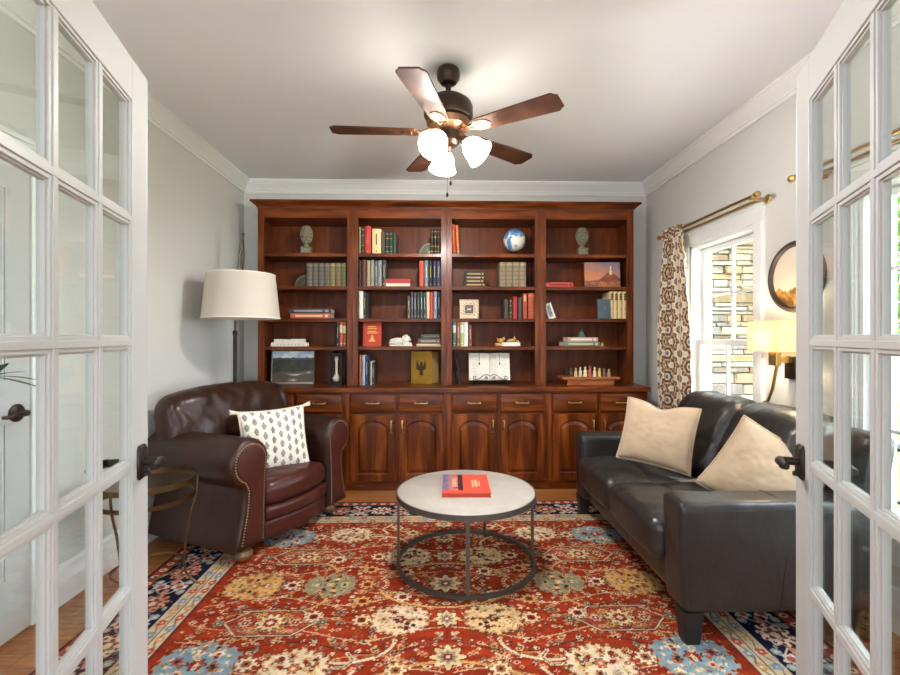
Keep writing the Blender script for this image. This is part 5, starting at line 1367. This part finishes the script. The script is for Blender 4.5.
# ------------------------------------------------------------------ rug
RC = (.04, 2.385); RHX, RHY = 1.575, 1.195
def make_rug():
    stp = .005
    nx, ny = int(2 * RHX / stp), int(2 * RHY / stp)
    X, Y = np.meshgrid(np.linspace(-RHX, RHX, nx + 1), np.linspace(-RHY, RHY, ny + 1))
    ax, ay = np.abs(X), np.abs(Y)
    rng = np.random.RandomState(3)
    C = lambda *c: np.array(c, float)
    RED, NAVY, CREAM, GOLD, LBLUE, BRN, GREEN, DRED, PINK, INK = C(136, 46, 25), C(22, 26, 48), C(204, 182, 152), C(188, 146, 86), C(116, 138, 146), C(138, 84, 54), C(126, 126, 104), C(122, 36, 30), C(204, 142, 118), C(46, 36, 36)
    img = np.zeros(X.shape + (3,)); img[:] = RED
    def vnoise(gx, gy, seed):
        r_ = np.random.RandomState(seed).rand(64, 64)
        x, y = gx % 63, gy % 63; i, j = x.astype(int), y.astype(int); fx_, fy_ = x - i, y - j
        a = r_[j, i] * (1 - fx_) + r_[j, i + 1] * fx_; b_ = r_[j + 1, i] * (1 - fx_) + r_[j + 1, i + 1] * fx_
        return a * (1 - fy_) + b_ * fy_
    ab = vnoise(X * 1.2 + 9, Y * 34 + 40, 1) - .5
    img *= (1 + .22 * ab + .16 * (vnoise(X * 40 + 70, Y * 8 + 30, 2) - .5))[..., None]
    def put(mask, c, t=1.0): img[mask] = img[mask] * (1 - t) + np.array(c) * t
    def polar(cx, cy, mx=True):
        px = ax if mx else X; dx, dy = px - cx, ay - cy
        return np.hypot(dx, dy), np.arctan2(dy, dx), dx, dy
    def star(cx, cy, r0, n, dep, c, ph=0):
        r_, t_, dx, dy = polar(cx, cy); put(r_ < r0 * (1 + dep * np.cos(n * t_ + ph)), c)
    def rosette(cx, cy, r0, c1, c2, c3, n=8):
        star(cx, cy, r0 * 1.12, n, .2, INK); star(cx, cy, r0, n, .22, c1); star(cx, cy, r0 * .55, n, .1, c2); star(cx, cy, r0 * .25, 4, .1, c3)
    def palmette(cx, cy, r0, c, c2, c3, el=1.0, seed=0):
        dx, dy = ax - cx, (ay - cy) / el
        r_, t_ = np.hypot(dx, dy), np.arctan2(dy, dx)
        edge = r0 * (1 + .05 * np.sign(np.sin(18 * t_ + .4)) + .09 * np.cos(2 * t_) - .045 * np.cos(6 * t_))
        put(r_ < edge + .012, C(84, 46, 36)); put(r_ < edge + .006, C(176, 120, 80)); put(r_ < edge, c)
        put((np.abs(r_ - r0 * .82) < .005) & (np.sin(16 * t_) > .2), c2)
        r2 = np.random.RandomState(seed + 11)
        for k in range(6):
            a = k * 2 * PI / 6 + seed; q = r0 * (.62 if k % 2 else .52)
            x, y = cx + q * math.cos(a), cy + q * math.sin(a) * el
            rr = np.hypot(ax - x, ay - y); tt = np.arctan2(ay - y, ax - x)
            put(rr < r0 * .15 * (1 + .25 * np.cos(6 * tt)), [c2, c3, C(190, 150, 120), C(150, 150, 140), BRN][k % 5]); put(rr < r0 * .07, [CREAM, INK, DRED][k % 3])
        put(r_ < r0 * .24 * (1 + .2 * np.cos(6 * t_)), INK); put(r_ < r0 * .20 * (1 + .2 * np.cos(6 * t_)), c3); put(r_ < r0 * .08, CREAM)
        for k in range(14):
            x, y = cx + r2.uniform(-.8, .8) * r0, cy + r2.uniform(-.8, .8) * r0 * el
            rr = np.hypot(ax - x, ay - y); put((rr < .011) & (r_ < r0 * .9), [INK, BRN, c2, DRED][k % 4])
    def poly_line(pts, w, c, closed=False):
        P = list(pts) + ([pts[0]] if closed else [])
        for (x0, y0), (x1, y1) in zip(P[:-1], P[1:]):
            d = np.array([x1 - x0, y1 - y0]); l2 = (d ** 2).sum() + 1e-9
            t_ = np.clip(((ax - x0) * d[0] + (ay - y0) * d[1]) / l2, 0, 1)
            put(np.hypot(ax - x0 - t_ * d[0], ay - y0 - t_ * d[1]) < w, c)
    def motif(cx, cy, kind, s, c1, c2):
        dx, dy = np.abs(ax - cx), np.abs(ay - cy)
        if kind == 0: rosette(cx, cy, s, c1, c2, CREAM, 6)
        elif kind == 1: put(dx + dy < s * 1.15, INK); put(dx + dy < s, c1); put(dx + dy < s * .5, c2)
        elif kind == 2: put((np.minimum(dx, dy) < s * .28) & (np.maximum(dx, dy) < s), c1); put(np.maximum(dx, dy) < s * .3, c2)
        elif kind == 3: put(np.hypot(dx / 1.7, dy) < s * .7, c1); put(np.hypot(dx / 1.7, dy) < s * .35, c2)
        else:
            r_ = np.hypot(dx, dy); put((np.abs(r_ - s) < s * .3) & (ax > cx - s * .3), c1)
    # scattered small motifs, mirrored about both axes
    pal = [CREAM, GOLD, C(196, 130, 90), PINK, GREEN, BRN, C(190, 146, 100), C(200, 170, 136)]
    for k in range(620):
        cx, cy = rng.uniform(0, 1.14), rng.uniform(0, .79)
        motif(cx, cy, rng.randint(5), rng.uniform(.006, .016), pal[rng.randint(8)], [DRED, INK, BRN, NAVY][rng.randint(4)])
    # vines
    for k in range(9):
        a0 = rng.uniform(0, 6); yb = .06 + k * .085
        pts = [(x, yb + .04 * math.sin(x * 9 + a0)) for x in np.linspace(0.02, 1.13, 34)]
        poly_line(pts, .0028, [C(190, 130, 90), C(196, 160, 120), INK][k % 3])
    for (cx, cy, rr, a0, a1, c) in ((0, .80, .36, 3.3, 6.1, GOLD), (0, .0, .34, .3, 2.9, GOLD), (.42, .45, .2, .5, 3.2, CREAM), (.78, .12, .2, 2., 5., GOLD)):
        poly_line([(abs(cx + rr * math.cos(a)), cy + rr * math.sin(a) * .62) for a in np.linspace(a0, a1, 26)], .007, c)
    # octagonal lozenges with outline
    for cx, cy in ((.78, .31),):
        ol = [(cx - .20, cy), (cx - .12, cy + .09), (cx + .12, cy + .09), (cx + .20, cy), (cx + .12, cy - .09), (cx - .12, cy - .09)]
        put((np.abs(ay - cy) < .085) & (np.abs(ax - cx) < .18 - .7 * np.abs(ay - cy)), C(146, 70, 48), .5)
        for q_ in range(26):
            motif(cx + rng.uniform(-.13, .13), cy + rng.uniform(-.07, .07), rng.randint(4), rng.uniform(.006, .015), pal[rng.randint(8)], [DRED, INK, BRN][rng.randint(3)])
        poly_line(ol, .007, INK, True); poly_line(ol, .0035, CREAM, True)
        rosette(cx, cy, .055, C(206, 180, 140), DRED, CREAM, 10)
        for s in (-1, 1):
            rosette(cx + s * .11, cy, .026, PINK, INK, CREAM, 6)
            for q in (-1, 1): motif(cx + s * .06, cy + q * .05, 0, .018, GOLD, DRED)
        for s in (-1, 1): rosette(cx + s * .23, cy, .022, GREEN, INK, CREAM, 5)
    # hooked cream brackets in front of the middle
    for s in (0,):
        poly_line([(.30, .66), (.27, .70), (.30, .74), (.34, .71), (.31, .68)], .007, CREAM); poly_line([(.40, .52), (.37, .56), (.40, .60), (.46, .60), (.49, .56), (.46, .52)], .008, CREAM); poly_line([(.40, .52), (.37, .56), (.40, .60), (.46, .60), (.49, .56), (.46, .52)], .003, INK)
        poly_line([(.36, .62), (.40, .68), (.36, .74)], .006, CREAM)
    # big flowers
    palmette(.21, .30, .115, CREAM, GOLD, DRED, 1.0, 1)
    img2 = img.copy()
    palmette(.585, .0, .115, GREEN, GOLD, C(176, 150, 104), 1.0, 2)
    palmette(.97, .0, .125, GOLD, BRN, C(176, 112, 60), 1.0, 3)
    palmette(.59, .60, .115, CREAM, GOLD, C(170, 96, 64), 1.0, 4)
    palmette(.97, .57, .14, LBLUE, CREAM, C(150, 60, 48), .95, 5)
    palmette(.54, .58, .0001, CREAM, GOLD, DRED)
    for k in range(520):
        cx, cy = rng.uniform(0, 1.14), rng.uniform(0, .79)
        motif(cx, cy, (1, 2, 3, 0)[rng.randint(4)], rng.uniform(.0045, .010), [C(196, 160, 116), C(176, 130, 84), INK, C(112, 60, 40), CREAM, C(120, 116, 92)][rng.randint(6)], [DRED, BRN, CREAM][rng.randint(3)])
    # warm gold on one half of the middle flowers
    mid = (np.hypot(ax - .21, ay - .30) < .13) & (X > 0); lum = img[mid].mean(axis=1, keepdims=True)
    img[mid] = img[mid] * .55 + np.array(GOLD) * .45 * (lum / 180)
    for cx, cy, s in ((0, .0, .07), (0, .30, .05), (0, .55, .06), (0, .76, .05)):
        star(cx, cy, s * 1.1, 8, .2, INK); star(cx, cy, s, 8, .22, C(200, 172, 128)); star(cx, cy, s * .6, 8, .2, GREEN); star(cx, cy, s * .35, 8, .2, DRED); star(cx, cy, s * .15, 4, 0, CREAM)
    for cx, cy in ((.38, .30), (.40, .0), (.78, .0), (.78, .57), (.20, .62), (.40, .15), (.21, .12), (.60, .27)):
        rosette(cx, cy, .036, [CREAM, GOLD, C(206, 180, 140)][int(cx * 100) % 3], [DRED, GREEN, BRN][int(cy * 100) % 3], INK, 8)
    # ---- border
    dist = np.minimum(RHX - ax, RHY - ay)          # from the outer edge inward
    horiz = (RHY - ay) < (RHX - ax)                # belongs to a horizontal run
    s_ = np.where(horiz, ax, ay)
    def band(a, b): return (dist >= a) & (dist < b)
    fieldm = dist >= .41
    base = img.copy()
    put(~fieldm, NAVY)
    put(band(0, .02), C(40, 34, 40)); put(band(.02, .075), C(150, 60, 44)); put(band(.075, .082), INK); 
    # outer guard flowers
    p = (s_ / .07) % 1 - .5; q = (dist - .048) / .07; r_ = np.hypot(p, q * 1.0); put(band(.022, .073) & (r_ < .27), CREAM); put(band(.022, .073) & (r_ < .12), NAVY)
    # navy main border: palmettes, florets, scroll
    g = band(.082, .285); mid_ = .1835
    per = .30
    k_ = np.floor(s_ / per); p = (s_ - (k_ + .5) * per); q = dist - mid_
    r_, t_ = np.hypot(p * .9, q), np.arctan2(q, p)
    sc = np.abs(q - .06 * np.sin(s_ / per * 2 * PI + PI / 2)); put(g & (sc < .006), C(196, 176, 150)); sc = np.abs(q + .06 * np.sin(s_ / per * 2 * PI + PI / 2)); put(g & (sc < .005), C(150, 130, 120))
    odd = (k_ % 2) == 1
    e_ = .078 * (1 + .10 * np.cos(10 * t_))
    e_ = e_ * .86; put(g & (r_ < e_ + .008), INK); put(g & (r_ < e_) & odd, C(206, 188, 164)); put(g & (r_ < e_) & ~odd, C(176, 128, 104))
    put(g & (np.abs(r_ - .056) < .008) & (np.sin(12 * t_) > 0), DRED); put(g & (r_ < .036 * (1 + .2 * np.cos(6 * t_))), C(120, 60, 50)); put(g & (r_ < .016), CREAM)
    p2 = s_ - np.round(s_ / per) * per; r_, t_ = np.hypot(p2, np.abs(q) - .045), np.arctan2(np.abs(q) - .045, p2)
    e_ = .032 * (1 + .25 * np.cos(5 * t_)); put(g & (r_ < e_), C(206, 186, 170)); put(g & (r_ < .018), C(170, 84, 70))
    for kk in (-1, 1):
        p3 = p - kk * .105; r_ = np.hypot(p3, np.abs(q) - .075); put(g & (r_ < .021), C(140, 150, 150)); put(g & (r_ < .009), CREAM)
        r_ = np.hypot(p3 * .6, q); put(g & (r_ < .016), C(196, 120, 100))
    fl_ = (vnoise(X * 45 + 300, Y * 45 + 300, 5) > .8) & g; put(fl_, C(190, 178, 170), .7)
    # inner cream guards
    put(band(.285, .290), INK); put(band(.290, .345), C(184, 164, 132)); put(band(.345, .350), INK); put(band(.350, .400), C(192, 172, 140)); put(band(.400, .41), C(96, 44, 38))
    for (c0, w_, pe) in ((.3175, .05, .085), (.375, .045, .075)):
        k_ = np.floor(s_ / pe); p = (s_ - (k_ + .5) * pe); q = dist - c0; r_, t_ = np.hypot(p, q), np.arctan2(q, p)
        bb = np.abs(q) < w_ / 2 - .002
        put(bb & (np.abs(q - .012 * np.sin(s_ / pe * PI)) < .003), C(110, 90, 76))
        put(bb & (r_ < .019 * (1 + .2 * np.cos(6 * t_))) & (k_ % 3 == 0), C(172, 70, 54)); put(bb & (r_ < .019 * (1 + .2 * np.cos(6 * t_))) & (k_ % 3 == 1), C(112, 136, 150)); put(bb & (r_ < .019 * (1 + .2 * np.cos(6 * t_))) & (k_ % 3 == 2), C(186, 140, 90)); put(bb & (r_ < .007), CREAM)
    # yarn variation
    img[:] *= (1 + .20 * (vnoise(X * 30 + 400, Y * 60 + 90, 6) - .5) + .14 * (rng.rand(*X.shape) - .5))[..., None]
    img[:] = np.clip(img, 0, 255)
    l = img / 255; l = np.where(l <= .04045, l / 12.92, ((l + .055) / 1.055) ** 2.4)
    N = (nx + 1) * (ny + 1)
    me = bpy.data.meshes.new('area_rug')
    zt = .009 + .0006 * rng.rand(ny + 1, nx + 1)
    edge = (np.minimum(RHX - ax, RHY - ay) < .001); zt[edge] = .001
    co = np.stack([X, Y, zt], -1).reshape(-1, 3)
    i = np.arange(nx)[None, :] + (nx + 1) * np.arange(ny)[:, None]
    F = np.stack([i, i + 1, i + nx + 2, i + nx + 1], -1).reshape(-1, 4)
    me.vertices.add(N); me.vertices.foreach_set('co', co.ravel())
    me.loops.add(F.size); me.loops.foreach_set('vertex_index', F.ravel().astype(np.int32))
    me.polygons.add(len(F)); me.polygons.foreach_set('loop_start', np.arange(0, F.size, 4, dtype=np.int32))
    me.update(calc_edges=True); me.validate()
    at = me.color_attributes.new('tint', 'FLOAT_COLOR', 'POINT')
    at.data.foreach_set('color', np.concatenate([l.reshape(-1, 3), np.ones((N, 1))], 1).astype(np.float32).ravel())
    me.materials.append(attr_mat('wool_pile', .95, bump=.25, bscale=420, spec=.05))
    me.shade_smooth()
    o = bpy.data.objects.new('area_rug', me); COL.objects.link(o); o.location = (RC[0], RC[1], 0)
    tag(o, 'large red floral rug with navy border on the hardwood floor', 'rug')
make_rug()

# ------------------------------------------------------------------ outside
def stone_wall():
    rng = random.Random(11)
    me = bpy.data.meshes.new('wall_stone'); vs, fs, cs = [], [], []
    x0, x1, y = 2.35, 4.2, 5.1
    z = -.9
    while z < 3.6:
        h = rng.choice((.04, .05, .055, .065, .08, .09, .12)); x = x0 - rng.uniform(0, .2)
        while x < x1:
            w = rng.uniform(.12, .42); d = rng.uniform(0, .025)
            tone = rng.choice(((226, 206, 170), (214, 190, 150), (196, 180, 158), (230, 214, 186), (204, 172, 126), (186, 176, 164), (236, 224, 204)))
            k_ = rng.uniform(.46, .60); tone = tuple(c * k_ for c in tone)
            g = .0035; b = len(vs); e = .012
            j = lambda: rng.uniform(-.006, .006)
            ring0 = [(x + g, y, z + g), (x + w - g, y, z + g), (x + w - g, y, z + h - g), (x + g, y, z + h - g)]
            ring1 = [(p[0] + j(), y - .05 - d, p[2] + j()) for p in ring0]
            ring2 = [(x + g + e + j(), y - .062 - d + j(), z + g + e * .6), (x + w - g - e + j(), y - .062 - d + j(), z + g + e * .6), (x + w - g - e + j(), y - .062 - d + j(), z + h - g - e * .6), (x + g + e + j(), y - .062 - d + j(), z + h - g - e * .6)]
            vs += ring0 + ring1 + ring2
            for a in (0, 4):
                for k in range(4): fs.append((b + a + k, b + a + (k + 1) % 4, b + a + 4 + (k + 1) % 4, b + a + 4 + k))
            fs.append((b + 8, b + 9, b + 10, b + 11)); cs += [tone] * 12
            x += w
        z += h
    b = len(vs); vs += [(x0 - .3, y - .02, -1), (x1, y - .02, -1), (x1, y - .02, 3.7), (x0 - .3, y - .02, 3.7), (x0 - .3, y + .2, -1), (x1, y + .2, -1), (x1, y + .2, 3.7), (x0 - .3, y + .2, 3.7)]
    fs += [(b, b + 1, b + 2, b + 3), (b + 5, b + 4, b + 7, b + 6), (b, b + 3, b + 7, b + 4), (b + 1, b + 5, b + 6, b + 2), (b + 3, b + 2, b + 6, b + 7)]; cs += [(104, 92, 76)] * 8
    me.from_pydata(vs, [], fs)
    at = me.color_attributes.new('tint', 'FLOAT_COLOR', 'POINT'); at.data.foreach_set('color', [v for c in cs for v in (*lin(c), 1)])
    me.materials.append(attr_mat('ledge_stone', .9, bump=.5, bscale=30))
    o = bpy.data.objects.new('wall_stone', me); COL.objects.link(o); struct(o, 'pale stacked-stone wall outside the sash window', 'stone wall')
stone_wall()
mb = MB(); mb.box(XR + T, 34, -12, 40, -1.3, -1.0)
o = mb.build('lawn', pmat('lawn_grass', (120, 150, 74), .95, var=.25, vscale=1.5, bump=.4, bscale=40), smooth=0); o['kind'] = 'structure'; o['label'] = 'sunlit green lawn beyond the deck railing'; o['category'] = 'lawn'
# deck with railing
mb = MB(); mb.box(XR + T, 4.3, -1.0, 4.9, -.44, -.33)
for k in range(14): mb.box(XR + T, 4.3, -1.0 + k * .42, -1.0 + k * .42 + .008, -.33, -.329)
o = mb.build('deck', pmat('grey_deck', (196, 192, 186), .8, var=.1), smooth=0); o['kind'] = 'structure'; o['label'] = 'grey deck outside the windows'; o['category'] = 'deck'
rl = thing('deck_railing', 'black metal railing at the edge of the deck, seen through the glass door', 'railing', (4.2, 2.0, -.33))
mb = MB(); mb.box(-.05, .05, -2.9, 2.85, .60, .64); mb.build('cap_rail', pmat('grey_cap', (120, 122, 124), .5), rl, smooth=0)
mb = MB(); mb.box(-.015, .015, -2.9, 2.85, .08, .11); mb.box(-.015, .015, -2.9, 2.85, .56, .6); mb.build('cross_rail', M_black, rl, smooth=0)
for k in range(4):
    mb = MB(); y = -2.85 + k * 1.88; mb.box(-.04, .04, y - .04, y + .04, 0, .60); mb.build('post', M_black, rl, smooth=0)
for k in range(46):
    mb = MB(); y = -2.75 + k * .12; mb.cyl((0, y, .1), (0, y, .57), .008, seg=6); mb.build('baluster', M_black, rl, smooth=0)
M_bark = pmat('tree_bark', (92, 74, 58), .9, var=.3)
TL = [pmat('tree_leaves_light', (128, 166, 66), .7, var=.35, vscale=3), pmat('tree_leaves_deep', (88, 128, 56), .7, var=.35, vscale=3)]
def tree(x, y, h, r, seed, label, m, n=2600):
    t = thing('tree', label, 'tree', (x, y, -1.0), group=None)
    rg_ = random.Random(seed)
    mb = MB(); mb.tube([(0, 0, 0), (.08, .05, h * .35), (0, .1, h * .7)], [.16, .12, .05], 10)
    for k in range(5):
        a = k * 1.3; mb.tube([(.05, .05, h * .4 + k * .2), (r * .6 * math.cos(a), r * .6 * math.sin(a), h * .6 + k * .15)], [.05, .02], 6)
    mb.build('trunk', M_bark, t)
    mb = MB(); bl = [(V((rg_.uniform(-1, 1) * r * .6, rg_.uniform(-1, 1) * r * .6, h * rg_.uniform(.35, .95))), r * rg_.uniform(.3, .55)) for _ in range(16)]
    for k in range(n):
        c, rr = bl[k % 16]; d = V((rg_.gauss(0, 1), rg_.gauss(0, 1), rg_.gauss(0, 1))).normalized()
        p = c + d * rr * rg_.uniform(.6, 1.05); s = rg_.uniform(.06, .13)
        u = V((rg_.gauss(0, 1), rg_.gauss(0, 1), rg_.gauss(0, .6))).normalized(); w = u.cross(d + V((.01, .2, .1))).normalized()
        mb._f([mb.bm.verts.new(q) for q in (p - u * s, p - w * s * .5, p + u * s, p + w * s * .5)])
    mb.build('crown', m, t, fix=False, smooth=0)
tree(8.2, 8.4, 6.2, 1.9, 1, 'bright green leafy tree nearest the deck railing', TL[0])
tree(11.5, 9.2, 7.5, 2.4, 2, 'tall deep green tree on the far side of the lawn', TL[1])
tree(14.4, 16.0, 7.0, 2.4, 3, 'tall light green tree farthest across the lawn', TL[0])
tree(10.6, 4.2, 5.4, 1.7, 4, 'deep green tree standing opposite the second window', TL[1])

# ------------------------------------------------------------------ light, camera
w = bpy.data.worlds.new('daylight'); SC.world = w; w.use_nodes = True
bg = w.node_tree.nodes['Background']; bg.inputs['Color'].default_value = (.86, .94, 1.04, 1)
wn = w.node_tree; wt = wn.nodes.new('ShaderNodeTexCoord'); wsx = wn.nodes.new('ShaderNodeSeparateXYZ'); wr_ = wn.nodes.new('ShaderNodeMapRange')
wr_.inputs['From Min'].default_value = .15; wr_.inputs['From Max'].default_value = .75; wr_.inputs['To Min'].default_value = 1.0; wr_.inputs['To Max'].default_value = 7.5   # open daylight on the garden side, dimmer towards the house
wn.links.new(wt.outputs['Generated'], wsx.inputs[0]); wn.links.new(wsx.outputs['X'], wr_.inputs['Value']); wn.links.new(wr_.outputs['Result'], bg.inputs['Strength'])
sd = bpy.data.lights.new('sun', 'SUN'); sd.energy = 6.5; sd.angle = R(1.2); sd.color = (1, .95, .86)
so = bpy.data.objects.new('sun', sd); COL.objects.link(so)
so.rotation_euler = V((-.12, -.36, .93)).to_track_quat('Z', 'Y').to_euler()
wd = bpy.data.lights.new('wall_lamp_light', 'POINT'); wd.energy = 4; wd.color = (1, .88, .68); wd.shadow_soft_size = .04
wo = bpy.data.objects.new('wall_lamp_light', wd); COL.objects.link(wo); wo.location = (XR - .115, 2.535, 1.275)
cd_ = bpy.data.cameras.new('camera'); cd_.sensor_width = 36; cd_.lens = 18.6; cd_.clip_start = .02
cam = bpy.data.objects.new('camera', cd_); COL.objects.link(cam)
cam.location = (0, 0, CAMH); cam.rotation_euler = (PI / 2, 0, -YAW); SC.camera = cam
vs_ = SC.view_settings
vs_.view_transform = 'Standard'; vs_.look = 'None'; vs_.gamma = 1; vs_.use_curve_mapping = False; vs_.exposure = 1.55
SC.cycles.use_denoising = True
SC.cycles.max_bounces = 8; SC.cycles.diffuse_bounces = 5; SC.cycles.glossy_bounces = 4; SC.cycles.transparent_max_bounces = 16
SC.cycles.caustics_reflective = False; SC.cycles.caustics_refractive = False
SC.cycles.sample_clamp_indirect = 6
